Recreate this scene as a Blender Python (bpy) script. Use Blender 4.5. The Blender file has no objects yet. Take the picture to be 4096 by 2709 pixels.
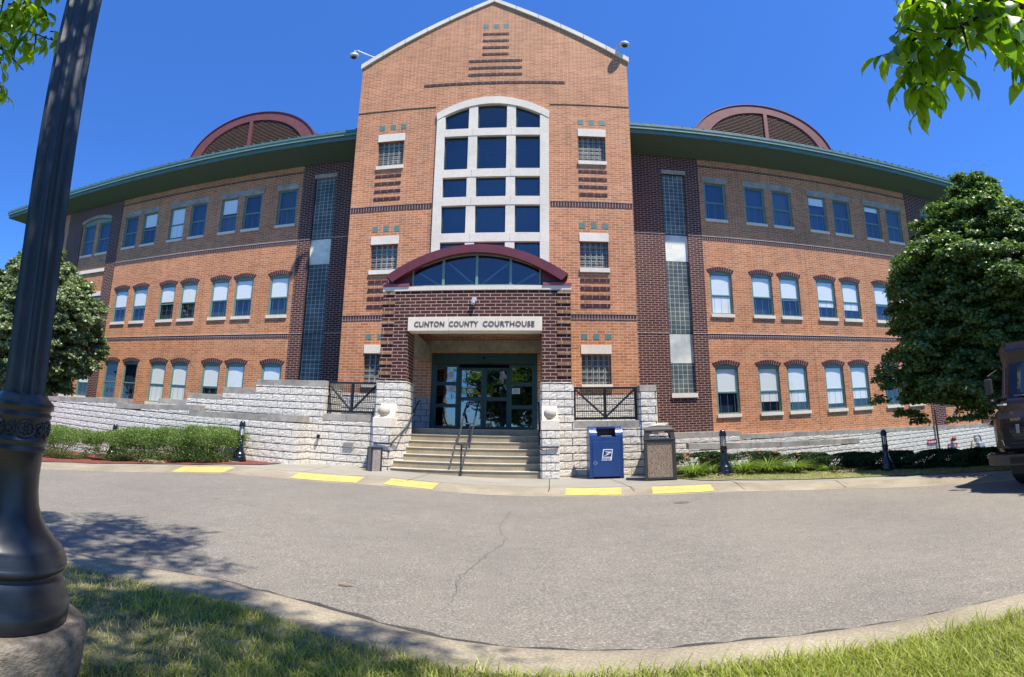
import bpy, math, random
import numpy as np
from mathutils import Matrix, Vector
sc = bpy.context.scene
COL = sc.collection
random.seed(7); rng = np.random.default_rng(7)
R = math.radians

# ---------------------------------------------------------------- camera
cd = bpy.data.cameras.new('camera'); cam = bpy.data.objects.new('camera', cd); COL.objects.link(cam); sc.camera = cam
cd.type = 'PANO'; cd.panorama_type = 'EQUIRECTANGULAR'          # the photo is a phone panorama
FX, FY, U0, V0 = 2160.8, 1836.7, 2128.9, 1415.6
PITCH, ROLL = 0.1657, -0.0030
cd.longitude_min = -U0/FX; cd.longitude_max = (4096-U0)/FX
cd.latitude_max = V0/FY; cd.latitude_min = -(2709-V0)/FY
cam.matrix_world = Matrix.Translation((0, 0, 1.5)) @ Matrix.Rotation(PITCH, 4, 'X') @ Matrix.Rotation(ROLL, 4, 'Y') @ Matrix.Rotation(math.pi/2, 4, 'X')
cd.clip_start = 0.05; cd.clip_end = 3000

# ---------------------------------------------------------------- sky, sun, exposure
SUN = Vector((0.97, -1.0, 3.45)).normalized()                   # towards the sun
w = bpy.data.worlds.new('World'); sc.world = w; w.use_nodes = True
nt = w.node_tree; bg = nt.nodes['Background']
sky = nt.nodes.new('ShaderNodeTexSky'); sky.sky_type = 'NISHITA'; sky.sun_disc = False
sky.sun_elevation = math.asin(SUN.z); sky.sun_rotation = math.atan2(SUN.x, SUN.y)
sky.altitude = 0; sky.air_density = 1.0; sky.dust_density = 0.2; sky.ozone_density = 4.0
tint = nt.nodes.new('ShaderNodeMix'); tint.data_type = 'RGBA'; tint.blend_type = 'MULTIPLY'; tint.inputs[0].default_value = 1   # the phone's saturated blue
tint.inputs[7].default_value = (.43, .83, 1.43, 1); nt.links.new(sky.outputs[0], tint.inputs[6])
nt.links.new(tint.outputs[2], bg.inputs[0]); bg.inputs[1].default_value = 0.094
sl = bpy.data.lights.new('sun', 'SUN'); so = bpy.data.objects.new('sun', sl); COL.objects.link(so)
sl.energy = 4.7; sl.angle = R(0.53); sl.color = (1.0, 0.935, 0.83)
so.rotation_euler = SUN.to_track_quat('Z', 'Y').to_euler(); so.location = (20, -20, 60)
sc.view_settings.view_transform = 'Standard'; sc.view_settings.look = 'None'
sc.view_settings.exposure = 0.92; sc.view_settings.gamma = 1.0
sc.cycles.max_bounces = 6; sc.cycles.transparent_max_bounces = 12

# ---------------------------------------------------------------- helpers
def tag(o, label=None, cat=None, group=None, kind=None):
    if label: o['label'] = label
    if cat: o['category'] = cat
    if group: o['group'] = group
    if kind: o['kind'] = kind
    return o
def empty(name, loc, rz=0, label=None, cat=None, group=None):
    o = bpy.data.objects.new(name, None); COL.objects.link(o); o.location = loc; o.rotation_euler = (0, 0, rz)
    o.empty_display_size = .3
    return tag(o, label, cat, group)
def root_loc(p):
    while p.parent: p = p.parent
    return p.location
def copy_tree(o, parent=None):
    c = o.copy(); COL.objects.link(c); c.parent = parent
    for ch in list(o.children): copy_tree(ch, c)
    return c
def link_mesh(name, me, mat, parent=None, local=False, origin=None, smooth=False):
    if mat: me.materials.append(mat)
    off = None
    if parent and not local: off = root_loc(parent)
    elif origin: off = Vector(origin)
    if off is not None: me.transform(Matrix.Translation(-Vector(off)))
    if smooth:
        me.polygons.foreach_set('use_smooth', [True]*len(me.polygons))
    o = bpy.data.objects.new(name, me); COL.objects.link(o)
    if parent: o.parent = parent
    elif origin: o.location = origin
    return o
class MB:
    def __init__(s): s.v = []; s.f = []
    def add(s, vs, fs):
        n = len(s.v); s.v += [tuple(map(float, p)) for p in vs]; s.f += [tuple(i+n for i in f) for f in fs]; return s
    def box(s, x0, x1, y0, y1, z0, z1):
        x0, x1 = min(x0, x1), max(x0, x1); y0, y1 = min(y0, y1), max(y0, y1); z0, z1 = min(z0, z1), max(z0, z1)
        return s.add([(x0,y0,z0),(x1,y0,z0),(x1,y1,z0),(x0,y1,z0),(x0,y0,z1),(x1,y0,z1),(x1,y1,z1),(x0,y1,z1)],
            [(0,3,2,1),(4,5,6,7),(0,1,5,4),(1,2,6,5),(2,3,7,6),(3,0,4,7)])
    def quad(s, a, b, c, d): return s.add([a,b,c,d], [(0,1,2,3)])
    def prism(s, pts, y0, y1):                # pts in (x, z), extruded along y (front y0)
        n = len(pts); vs = [(x, y0, z) for x, z in pts] + [(x, y1, z) for x, z in pts]
        ar = sum(pts[i][0]*pts[(i+1) % n][1]-pts[(i+1) % n][0]*pts[i][1] for i in range(n))
        fs = [tuple(range(n)), tuple(range(2*n-1, n-1, -1))] + [(i, n+i, n+(i+1) % n, (i+1) % n) for i in range(n)]
        if ar < 0: fs = [tuple(reversed(f)) for f in fs]
        return s.add(vs, fs)
    def band(s, lo, hi, y0, y1):              # strip between two (x,z) polylines, solid
        n = len(lo)
        for i in range(n-1): s.prism([lo[i], lo[i+1], hi[i+1], hi[i]], y0, y1)
        return s
    def tube(s, path, r, n=8, closed=False, caps=True):
        path = [Vector(p) for p in path]; rr = r if isinstance(r, (list, tuple)) else [r]*len(path)
        base = len(s.v); up = Vector((0, 0, 1)); prev = None
        for i, p in enumerate(path):
            t = (path[min(i+1, len(path)-1)] - path[max(i-1, 0)])
            t = t.normalized() if t.length > 1e-9 else up
            if prev is None:
                a = up if abs(t.z) < .9 else Vector((1, 0, 0)); u = t.cross(a).normalized()
            else: u = (prev - t*prev.dot(t)).normalized()
            prev = u; b = t.cross(u)
            for k in range(n):
                q = p + (u*math.cos(2*math.pi*k/n) + b*math.sin(2*math.pi*k/n))*rr[i]; s.v.append(tuple(q))
        for i in range(len(path)-1):
            for k in range(n):
                a0 = base+i*n+k; a1 = base+i*n+(k+1) % n; s.f.append((a0, a1, a1+n, a0+n))
        if caps:
            s.f.append(tuple(base+k for k in range(n-1, -1, -1))); s.f.append(tuple(base+(len(path)-1)*n+k for k in range(n)))
        return s
    def lathe(s, prof, c, n=24, flute=None):  # prof: (r, z) bottom to top
        base = len(s.v)
        for r, z in prof:
            for k in range(n):
                rr = r
                if flute: rr = r*(1-flute[1]*(1 if (k % flute[0]) == 0 else 0))
                a = 2*math.pi*k/n; s.v.append((c[0]+rr*math.cos(a), c[1]+rr*math.sin(a), c[2]+z))
        for i in range(len(prof)-1):
            for k in range(n):
                a0 = base+i*n+k; a1 = base+i*n+(k+1) % n; s.f.append((a0, a1, a1+n, a0+n))
        s.f.append(tuple(base+k for k in range(n-1, -1, -1))); s.f.append(tuple(base+(len(prof)-1)*n+k for k in range(n)))
        return s
    def sphere(s, c, r, n=20, m=12, sz=1.0):
        return s.lathe([(max(r*math.sin(math.pi*i/m), .0005), -r*sz*math.cos(math.pi*i/m)) for i in range(m+1)], c, n)
    def mesh(s, name):
        me = bpy.data.meshes.new(name); me.from_pydata(s.v, [], s.f); me.update(); return me
    def build(s, name, mat, parent=None, local=False, origin=None, smooth=False, bevel=0):
        o = link_mesh(name, s.mesh(name), mat, parent, local, origin, smooth)
        if bevel:
            b = o.modifiers.new('bevel', 'BEVEL'); b.width = bevel; b.segments = 2; b.limit_method = 'ANGLE'
        return o
def text_mesh(txt, width, height, bold=0.0, depth=.01, spacing=1.0):   # flat text, x right, y up, origin lower-left
    cu = bpy.data.curves.new('t', 'FONT'); cu.body = txt; cu.size = 1; cu.offset = bold; cu.extrude = depth/2/max(height, .01)*0+0.001
    cu.space_character = spacing; cu.resolution_u = 3
    o = bpy.data.objects.new('t', cu); COL.objects.link(o); dg = bpy.context.evaluated_depsgraph_get()
    me = bpy.data.meshes.new_from_object(o.evaluated_get(dg)); bpy.data.objects.remove(o)
    co = np.empty(len(me.vertices)*3); me.vertices.foreach_get('co', co); co = co.reshape(-1, 3)
    mn, mx = co.min(0), co.max(0)
    co[:, 0] = (co[:, 0]-mn[0])/(mx[0]-mn[0])*width; co[:, 1] = (co[:, 1]-mn[1])/(mx[1]-mn[1])*height
    co[:, 2] = np.where(co[:, 2] > 0, depth, 0)
    me.vertices.foreach_set('co', co.ravel()); me.update(); return me
def text_wall(name, txt, x0, z0, width, height, y, mat, parent, bold=0, depth=.01, spacing=1.0):   # facing -Y
    me = text_mesh(txt, width, height, bold, depth, spacing)
    me.transform(Matrix(((1,0,0,x0),(0,0,-1,y),(0,1,0,z0),(0,0,0,1))))
    return link_mesh(name, me, mat, parent)

# ---------------------------------------------------------------- materials
KA = .76                                       # common albedo scale for the exposure above
ks = lambda c: tuple(x*KA for x in c)
def M(name, rough=.6, spec=.5, metal=0, col=(.5,.5,.5)):
    m = bpy.data.materials.new(name); m.use_nodes = True; b = m.node_tree.nodes['Principled BSDF']
    b.inputs['Base Color'].default_value = (*col, 1); b.inputs['Roughness'].default_value = rough
    b.inputs['Metallic'].default_value = metal; b.inputs['Specular IOR Level'].default_value = spec
    return m, m.node_tree, b
def nd(nt, t, **k):
    n = nt.nodes.new(t)
    for a, b in k.items(): setattr(n, a, b)
    return n
def pos(nt): return nd(nt, 'ShaderNodeNewGeometry').outputs['Position']
def noise(nt, vec, scale, detail=4, rough=.55, dist=0):
    n = nd(nt, 'ShaderNodeTexNoise'); n.inputs['Scale'].default_value = scale; n.inputs['Detail'].default_value = detail
    n.inputs['Roughness'].default_value = rough; n.inputs['Distortion'].default_value = dist
    if vec is not None: nt.links.new(vec, n.inputs['Vector'])
    return n.outputs['Fac']
def ramp(nt, fac, stops):
    n = nd(nt, 'ShaderNodeValToRGB'); e = n.color_ramp.elements
    while len(e) < len(stops): e.new(.5)
    for i, (p, c) in enumerate(stops): e[i].position = p; e[i].color = (*c, 1) if len(c) == 3 else c
    nt.links.new(fac, n.inputs[0]); return n.outputs[0]
def mixc(nt, fac, a, b, mode='MIX'):
    n = nd(nt, 'ShaderNodeMix', data_type='RGBA', blend_type=mode)
    for i, x in ((0, fac), (6, a), (7, b)):
        if hasattr(x, 'links') or isinstance(x, bpy.types.NodeSocket): nt.links.new(x, n.inputs[i])
        elif isinstance(x, (int, float)): n.inputs[i].default_value = x
        else: n.inputs[i].default_value = (*x, 1)
    return n.outputs[2]
def bump(nt, b, h, strength=.3, dist=.02):
    n = nd(nt, 'ShaderNodeBump'); n.inputs['Strength'].default_value = strength; n.inputs['Distance'].default_value = dist
    nt.links.new(h, n.inputs['Height']); nt.links.new(n.outputs[0], b.inputs['Normal']); return n
def wallvec(nt):            # (x + y, z) of the world position, for upright faces
    s = nd(nt, 'ShaderNodeSeparateXYZ'); nt.links.new(pos(nt), s.inputs[0])
    a = nd(nt, 'ShaderNodeMath', operation='ADD'); nt.links.new(s.outputs[0], a.inputs[0]); nt.links.new(s.outputs[1], a.inputs[1])
    c = nd(nt, 'ShaderNodeCombineXYZ'); nt.links.new(a.outputs[0], c.inputs[0]); nt.links.new(s.outputs[2], c.inputs[1])
    return c.outputs[0], s
def brick_mat(name, c1, c2, mortar, bw=.305, bh=.115, mort=.011, var=.35, zoff=0, offset=.5, rough=.75, stain=.25):
    c1, c2, mortar = ks(c1), ks(c2), ks(mortar)
    m, nt, b = M(name, rough, .3)
    v, s = wallvec(nt)
    mp = nd(nt, 'ShaderNodeMapping'); nt.links.new(v, mp.inputs[0]); mp.inputs['Location'].default_value = (0, zoff, 0)
    t = nd(nt, 'ShaderNodeTexBrick', offset=offset, offset_frequency=2, squash=1)
    t.inputs['Scale'].default_value = 1; t.inputs['Brick Width'].default_value = bw; t.inputs['Row Height'].default_value = bh
    t.inputs['Mortar Size'].default_value = mort; t.inputs['Mortar Smooth'].default_value = .1; t.inputs['Bias'].default_value = 0
    t.inputs['Color1'].default_value = (*c1, 1); t.inputs['Color2'].default_value = (*c2, 1); t.inputs['Mortar'].default_value = (*mortar, 1)
    nt.links.new(mp.outputs[0], t.inputs['Vector'])
    n1 = noise(nt, pos(nt), .35, 5, .6); n2 = noise(nt, pos(nt), 14, 4, .7)
    c = mixc(nt, 1.0, t.outputs['Color'], ramp(nt, n1, [(.3, (1-stain,)*3), (.7, (1.08,)*3)]), 'MULTIPLY')
    c = mixc(nt, 1.0, c, ramp(nt, n2, [(.25, (.80,)*3), (.75, (1.12,)*3)]), 'MULTIPLY')
    sm = nd(nt, 'ShaderNodeMapping'); nt.links.new(pos(nt), sm.inputs[0]); sm.inputs['Scale'].default_value = (2.2, 2.2, .16)
    c = mixc(nt, 1.0, c, ramp(nt, noise(nt, sm.outputs[0], 1.6, 5, .65), [(.32, (.84,.83,.82)), (.52, (1.0,1.0,1.0)), (.75, (1.05,1.05,1.04))]), 'MULTIPLY')
    nt.links.new(c, b.inputs['Base Color'])
    inv = nd(nt, 'ShaderNodeMath', operation='SUBTRACT'); inv.inputs[0].default_value = 1; nt.links.new(t.outputs['Fac'], inv.inputs[1])
    ad = nd(nt, 'ShaderNodeMath', operation='MULTIPLY_ADD'); nt.links.new(n2, ad.inputs[0]); ad.inputs[1].default_value = .35; nt.links.new(inv.outputs[0], ad.inputs[2])
    bump(nt, b, ad.outputs[0], .5, .008)
    return m
def speck_mat(name, c1, c2, scale=60, rough=.85, big=.4, bigvar=.2, bstr=.25, bdist=.004, lo=.35, hi=.65):
    c1, c2 = ks(c1), ks(c2)
    m, nt, b = M(name, rough, .25)
    n1 = noise(nt, pos(nt), scale, 5, .7); n2 = noise(nt, pos(nt), big, 5, .6)
    c = ramp(nt, n1, [(lo, c1), (hi, c2)])
    c = mixc(nt, 1.0, c, ramp(nt, n2, [(.3, (1-bigvar,)*3), (.7, (1+bigvar*.4,)*3)]), 'MULTIPLY')
    nt.links.new(c, b.inputs['Base Color']); bump(nt, b, n1, bstr, bdist); return m
def paint_mat(name, c, rough=.35, spec=.5, metal=0, var=.12, scale=3, dirt=(.5,.5,.5)):
    c = ks(c)
    m, nt, b = M(name, rough, spec, metal, c)
    n1 = noise(nt, pos(nt), scale, 6, .65)
    cc = mixc(nt, 1.0, c, ramp(nt, n1, [(.3, (1-var,)*3), (.7, (1+var,)*3)]), 'MULTIPLY')
    nt.links.new(cc, b.inputs['Base Color'])
    r = nd(nt, 'ShaderNodeMapRange'); nt.links.new(n1, r.inputs[0]); r.inputs[3].default_value = rough*.75; r.inputs[4].default_value = min(1, rough*1.35)
    nt.links.new(r.outputs[0], b.inputs['Roughness']); return m
def leaf_mat(name, c1, c2, trans=.35, rough=.45, spec=.4, tcol=None):
    c1, c2 = ks(c1), ks(c2)
    m, nt, b = M(name, rough, spec)
    g = nd(nt, 'ShaderNodeNewGeometry'); n1 = noise(nt, g.outputs['Position'], 1.3, 3)
    a = nd(nt, 'ShaderNodeMath', operation='MULTIPLY_ADD'); nt.links.new(g.outputs['Random Per Island'], a.inputs[0]); a.inputs[1].default_value = .6
    s = nd(nt, 'ShaderNodeMath', operation='MULTIPLY'); nt.links.new(n1, s.inputs[0]); s.inputs[1].default_value = .4; nt.links.new(s.outputs[0], a.inputs[2])
    c = ramp(nt, a.outputs[0], [(.15, c1), (.85, c2)]); nt.links.new(c, b.inputs['Base Color'])
    tr = nd(nt, 'ShaderNodeBsdfTranslucent'); nt.links.new(mixc(nt, 1.0, c, tcol or (1.7, 1.9, .6), 'MULTIPLY'), tr.inputs[0])
    mx = nd(nt, 'ShaderNodeMixShader'); mx.inputs[0].default_value = trans
    nt.links.new(b.outputs[0], mx.inputs[1]); nt.links.new(tr.outputs[0], mx.inputs[2])
    nt.links.new(mx.outputs[0], nt.nodes['Material Output'].inputs[0]); return m
def glass_mat(name, tint=(.75,.82,.85), refl=.2, rough=.01, rcol=(.95,.97,1)):
    m = bpy.data.materials.new(name); m.use_nodes = True; nt = m.node_tree; nt.nodes.remove(nt.nodes['Principled BSDF'])
    t = nd(nt, 'ShaderNodeBsdfTransparent'); t.inputs[0].default_value = (*tint, 1)
    g = nd(nt, 'ShaderNodeBsdfGlossy'); g.inputs[0].default_value = (*rcol, 1); g.inputs['Roughness'].default_value = rough
    n1 = noise(nt, pos(nt), .9, 2); bp = nd(nt, 'ShaderNodeBump'); bp.inputs['Strength'].default_value = .22; bp.inputs['Distance'].default_value = .05
    nt.links.new(n1, bp.inputs['Height']); nt.links.new(bp.outputs[0], g.inputs['Normal'])
    lw = nd(nt, 'ShaderNodeLayerWeight'); lw.inputs[0].default_value = .5
    pw = nd(nt, 'ShaderNodeMath', operation='POWER'); nt.links.new(lw.outputs['Facing'], pw.inputs[0]); pw.inputs[1].default_value = 4
    a = nd(nt, 'ShaderNodeMath', operation='MULTIPLY_ADD', use_clamp=True); nt.links.new(pw.outputs[0], a.inputs[0]); a.inputs[1].default_value = .5; a.inputs[2].default_value = refl
    mx = nd(nt, 'ShaderNodeMixShader'); nt.links.new(a.outputs[0], mx.inputs[0]); nt.links.new(t.outputs[0], mx.inputs[1]); nt.links.new(g.outputs[0], mx.inputs[2])
    nt.links.new(mx.outputs[0], nt.nodes['Material Output'].inputs[0]); return m
def block_mat(name, c1, c2, cell=.2, refl=.5):       # glass blocks with light joints
    m, nt, b = M(name, .35, .3)
    v, s = wallvec(nt)
    t = nd(nt, 'ShaderNodeTexBrick', offset=0, squash=1); t.inputs['Scale'].default_value = 1
    t.inputs['Brick Width'].default_value = cell; t.inputs['Row Height'].default_value = cell*1.13
    t.inputs['Mortar Size'].default_value = .008; t.inputs['Mortar Smooth'].default_value = .3
    t.inputs['Color1'].default_value = (*c1, 1); t.inputs['Color2'].default_value = (*c2, 1); t.inputs['Mortar'].default_value = (.56,.57,.50,1)
    nt.links.new(v, t.inputs['Vector'])
    n2 = noise(nt, v, 30, 3, .6); n3 = noise(nt, v, .6, 3)
    c = mixc(nt, 1.0, t.outputs['Color'], ramp(nt, n3, [(.35, (.7,.75,.8)), (.65, (1.5,1.45,1.35))]), 'MULTIPLY')
    nt.links.new(c, b.inputs['Base Color']); b.inputs['IOR'].default_value = 1.45
    w2 = nd(nt, 'ShaderNodeTexWave', wave_type='BANDS', bands_direction='Y'); w2.inputs['Scale'].default_value = 14; w2.inputs['Distortion'].default_value = 1.5
    nt.links.new(v, w2.inputs['Vector'])
    ad = nd(nt, 'ShaderNodeMath', operation='MULTIPLY_ADD'); nt.links.new(n2, ad.inputs[0]); ad.inputs[1].default_value = .5; nt.links.new(w2.outputs['Fac'], ad.inputs[2])
    bump(nt, b, ad.outputs[0], .18, .02); return m

TAN = brick_mat('tan_brick', (.78,.325,.140), (.54,.210,.088), (1.02,.67,.44), mort=.0085, stain=.14)
DARK = brick_mat('maroon_brick', (.118,.033,.027), (.056,.017,.016), (.72,.50,.40), mort=.0095, stain=.2)
PTAN = brick_mat('buff_brick', (.46,.25,.12), (.36,.19,.09), (.62,.5,.38), bw=.305, bh=.5)
SOLD = brick_mat('soldier_brick', (.115,.034,.036), (.065,.024,.030), (.60,.46,.42), bw=.105, bh=.6, offset=0)
LIME = speck_mat('limestone', (.94,.84,.68), (1.06,.95,.79), 9, big=.8, bigvar=.12, bstr=.05)
LIME2 = speck_mat('weathered_limestone', (.42,.38,.32), (.57,.52,.44), 5, big=1.6, bigvar=.35, bstr=.08)
STONE = speck_mat('split_face_stone', (.54,.50,.43), (1.02,.95,.82), 30, big=.9, bigvar=.12, bstr=1, bdist=.02, lo=.36, hi=.50)
JOINT = speck_mat('mortar_joint_shade', (.05,.05,.05), (.09,.085,.08), 30)  # mortar, and the shade between stone blocks painted on their rims
TEAL = paint_mat('teal_frame_paint', (.20,.34,.28), .4)
TEALD = paint_mat('dark_teal_paint', (.026,.080,.086), .35)
TEALR = paint_mat('teal_metal_roof', (.12,.22,.185), .4, var=.2)
SOFF = paint_mat('soffit_paint', (.105,.165,.145), .7, var=.1)
MARO = paint_mat('maroon_metal', (.17,.030,.040), .42, var=.14)
MAROL = paint_mat('faded_maroon_metal', (.33,.085,.10), .45)
DOMEM = paint_mat('dome_maroon_paint', (.22,.055,.058), .6, var=.15)
LOUV = paint_mat('louvre_slat_paint', (.42,.25,.18), .6)
BLACKI = paint_mat('black_iron', (.008,.009,.011), .3, .6)
BLACKG = paint_mat('glossy_black_paint', (.006,.009,.014), .22, .7)
GREYI = paint_mat('dark_grey_post_paint', (.030,.040,.056), .36, .5, var=.18)
GREYB = paint_mat('blue_black_post_paint', (.015,.021,.032), .34, .55, var=.3, scale=2)
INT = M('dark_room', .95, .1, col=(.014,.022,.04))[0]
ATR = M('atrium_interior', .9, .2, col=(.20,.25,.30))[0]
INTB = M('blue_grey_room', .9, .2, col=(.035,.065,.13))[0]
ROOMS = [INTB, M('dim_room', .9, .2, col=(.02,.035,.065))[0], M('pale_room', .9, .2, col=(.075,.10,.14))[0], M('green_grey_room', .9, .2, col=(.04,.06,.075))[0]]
SQ = paint_mat('teal_tile', (.16,.27,.23), .35, var=.08)
PANE = glass_mat('window_glass', (.95,.97,.97), .085)
PANED = glass_mat('door_glass', (.35,.42,.45), .24)
PANEB = glass_mat('tinted_atrium_glass', (.62,.72,.82), .10, rcol=(.8,.92,1))
m_, nt_, b_ = M('window_blind', .6, .3)
wv_, s_ = wallvec(nt_); w_ = nd(nt_, 'ShaderNodeTexWave', wave_type='BANDS', bands_direction='Y'); w_.inputs['Scale'].default_value = 6
nt_.links.new(wv_, w_.inputs[0]); nt_.links.new(ramp(nt_, w_.outputs['Fac'], [(.2, (.80,.79,.74)), (.8, (.95,.94,.88))]), b_.inputs['Base Color']); BLIND = m_
GBLK = block_mat('glass_block', (.105,.130,.120), (.060,.080,.080))
GBLKL = block_mat('pale_glass_block', (.64,.64,.56), (.54,.56,.51))
CONC = speck_mat('sidewalk_concrete', (.30,.275,.225), (.41,.38,.315), 45, big=.5, bigvar=.22, bstr=.15)
KERB = speck_mat('kerb_concrete', (.26,.22,.155), (.46,.40,.295), 55, big=1.2, bigvar=.3, bstr=.3)
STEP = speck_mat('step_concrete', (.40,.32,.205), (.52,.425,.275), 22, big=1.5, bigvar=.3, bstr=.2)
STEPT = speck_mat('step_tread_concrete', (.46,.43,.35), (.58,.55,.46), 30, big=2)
def asphalt():
    m, nt, b = M('asphalt', .9, .3)
    p = pos(nt); n0 = noise(nt, p, 260, 3, .6); n1 = noise(nt, p, 62, 4, .8); n2 = noise(nt, p, .5, 6, .6); n3 = noise(nt, p, 6, 5, .6)
    c = ramp(nt, n1, [(.33, (.080,.073,.063)), (.44, (.150,.136,.116)), (.56, (.200,.182,.155)), (.68, (.42,.39,.34))])
    c = mixc(nt, 1.0, c, ramp(nt, n0, [(.3, (.72,)*3), (.7, (1.25,)*3)]), 'MULTIPLY')
    c = mixc(nt, 1.0, c, ramp(nt, n2, [(.30, (.88,.88,.89)), (.5, (1,1,1)), (.70, (1.09,1.08,1.05))]), 'MULTIPLY')
    c = mixc(nt, 1.0, c, ramp(nt, n3, [(.3, (.9,.9,.9)), (.7, (1.07,1.06,1.04))]), 'MULTIPLY')
    nt.links.new(c, b.inputs['Base Color']); bump(nt, b, n1, .55, .006); return m
ASPH = asphalt()
YEL = speck_mat('worn_yellow_paint', (.56,.43,.16), (.80,.57,.15), 26, big=4, bigvar=.22)
SOIL = speck_mat('lawn_soil', (.10,.11,.04), (.36,.33,.19), 5, big=1.3, bigvar=.4, bstr=.6, bdist=.03)
LAWN = speck_mat('far_lawn', (.045,.08,.018), (.09,.13,.035), 3, big=.3, bigvar=.3)
MULCH = speck_mat('red_mulch', (.07,.018,.014), (.42,.13,.095), 38, big=3, bigvar=.4, bstr=1, bdist=.03)
PEBB = speck_mat('pebble_panel', (.10,.06,.04), (.62,.47,.33), 60, lo=.42, hi=.56, bstr=.8, bdist=.01)
PEBG = speck_mat('pale_pebble_panel', (.16,.13,.11), (.66,.58,.52), 65, lo=.42, hi=.58, bstr=.8, bdist=.01)
BALLM = speck_mat('weathered_ball_stone', (.58,.52,.42), (.72,.65,.54), 40, big=3, bigvar=.2)
BROWNP = paint_mat('bronze_plastic', (.055,.050,.042), .5)

# ================================================================ ground
TH = [-math.pi, -1.2, -.95, -.78, -.544, -.26, -.1, 0, .36, .66, .8, 1.2, math.pi]
DR = [-.03, -.055, -.045, -.032, .003, .009, .002, 0, 0, -.025, -.033, -.05, -.03]
def gz(x, y): return min(math.hypot(x, y), 30.)*float(np.interp(math.atan2(x, y), TH, DR))
def resample(pts, step=.25):
    out = [pts[0]]
    for a, b in zip(pts, pts[1:]):
        d = math.dist(a, b); n = max(1, int(math.ceil(d/step)))
        out += [(a[0]+(b[0]-a[0])*i/n, a[1]+(b[1]-a[1])*i/n) for i in range(1, n+1)]
    return out
def smooth(pts, n=8):                      # Catmull-Rom
    P = [pts[0]]+list(pts)+[pts[-1]]; out = []
    for i in range(1, len(P)-2):
        p0, p1, p2, p3 = [np.array(P[j]) for j in (i-1, i, i+1, i+2)]
        for k in range(n):
            t = k/n; out.append(tuple(.5*((2*p1)+(-p0+p2)*t+(2*p0-5*p1+4*p2-p3)*t*t+(-p0+3*p1-3*p2+p3)*t**3)))
    out.append(tuple(pts[-1])); return out
def at_n(pts, n):
    L = [0]
    for a, b in zip(pts, pts[1:]): L.append(L[-1]+math.dist(a, b))
    q = np.linspace(0, L[-1], n); return list(zip(np.interp(q, L, [p[0] for p in pts]), np.interp(q, L, [p[1] for p in pts])))
def strip(A, za, B, zb, n=160, m=1):
    A = at_n(A, n); B = at_n(B, n); mb = MB(); vs = []
    for (a, b) in zip(A, B):
        for j in range(m+1):
            t = j/m; x = a[0]+(b[0]-a[0])*t; y = a[1]+(b[1]-a[1])*t; vs.append((x, y, gz(x, y)+za+(zb-za)*t))
    fs = []
    for i in range(n-1):
        for j in range(m):
            q = i*(m+1)+j; fs.append((q, q+1, q+m+2, q+m+1))
    mb.add(vs, fs); return mb
def offset(pts, d):                        # to the left of travel
    o = []
    for i, p in enumerate(pts):
        a = pts[max(i-1, 0)]; b = pts[min(i+1, len(pts)-1)]; t = Vector((b[0]-a[0], b[1]-a[1])).normalized(); o.append((p[0]-t.y*d, p[1]+t.x*d))
    return o
NEAR = smooth([(-30,-22),(-16,-6),(-9,.8),(-5.6,3.1),(-3.9,3.61),(-3.11,3.66),(-2.59,3.66),(-2.01,3.63),(-1.5,3.54),(-1.08,3.4),(-.51,3.18),(.09,3.04),(.51,2.97),(1.11,2.92),(1.95,2.80),(2.94,2.58),(4.6,1.9),(7,.2),(12,-6),(22,-22)], 5)
NEARG = smooth([(-29.6,-22.4),(-15.6,-6.4),(-8.6,.4),(-5.2,2.65),(-3.5,3.1),(-2.84,3.12),(-2.3,3.1),(-1.82,3.03),(-1.4,2.96),(-.88,2.77),(-.4,2.6),(.1,2.53),(.5,2.49),(1.32,2.40),(1.9,2.31),(2.6,2.18),(4.3,1.5),(6.6,-.2),(11.6,-6.4),(21.6,-22.4)], 5)
FAR = smooth([(-36,-12),(-20,0),(-14.5,5.2),(-11.6,8.8),(-10.6,10.0),(-9.6,10.6),(-8.2,10.9),(-6.7,11.05),(-5.0,11.25),(-3.4,11.3),(-1.95,11.23),(.45,11.05),(1.9,10.85),(3.67,10.5),(5.6,10.15),(7,9.6),(8.5,8.6),(9.6,7.7),(12.5,4.2),(17,-1.5),(30,-18)], 5)
tag(strip(NEAR, -.12, FAR, -.12, 260, 14).build('asphalt_road', ASPH), kind='structure', label='grey worn asphalt loop drive in front of the courthouse')
# wide base ground
mb = MB(); rad = [0.01, 1, 2, 3, 5, 8, 12, 16, 20, 25, 30, 40, 70, 150, 400, 1200]; nA = 72; vs = []; fs = []
for r_ in rad:
    for k in range(nA):
        a = 2*math.pi*k/nA; x, y = r_*math.sin(a), r_*math.cos(a); vs.append((x, y, gz(x, y)-float(np.interp(r_, [0, 9, 14, 40, 80], [.30, .30, 1.7, 1.7, 1.2]))))
for i in range(len(rad)-1):
    for k in range(nA): fs.append((i*nA+k, (i+1)*nA+k, (i+1)*nA+(k+1) % nA, i*nA+(k+1) % nA))
mb.add(vs, fs).build('ground', LAWN); tag(bpy.data.objects['ground'], kind='structure', label='far grassy ground reaching to the horizon')
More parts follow.
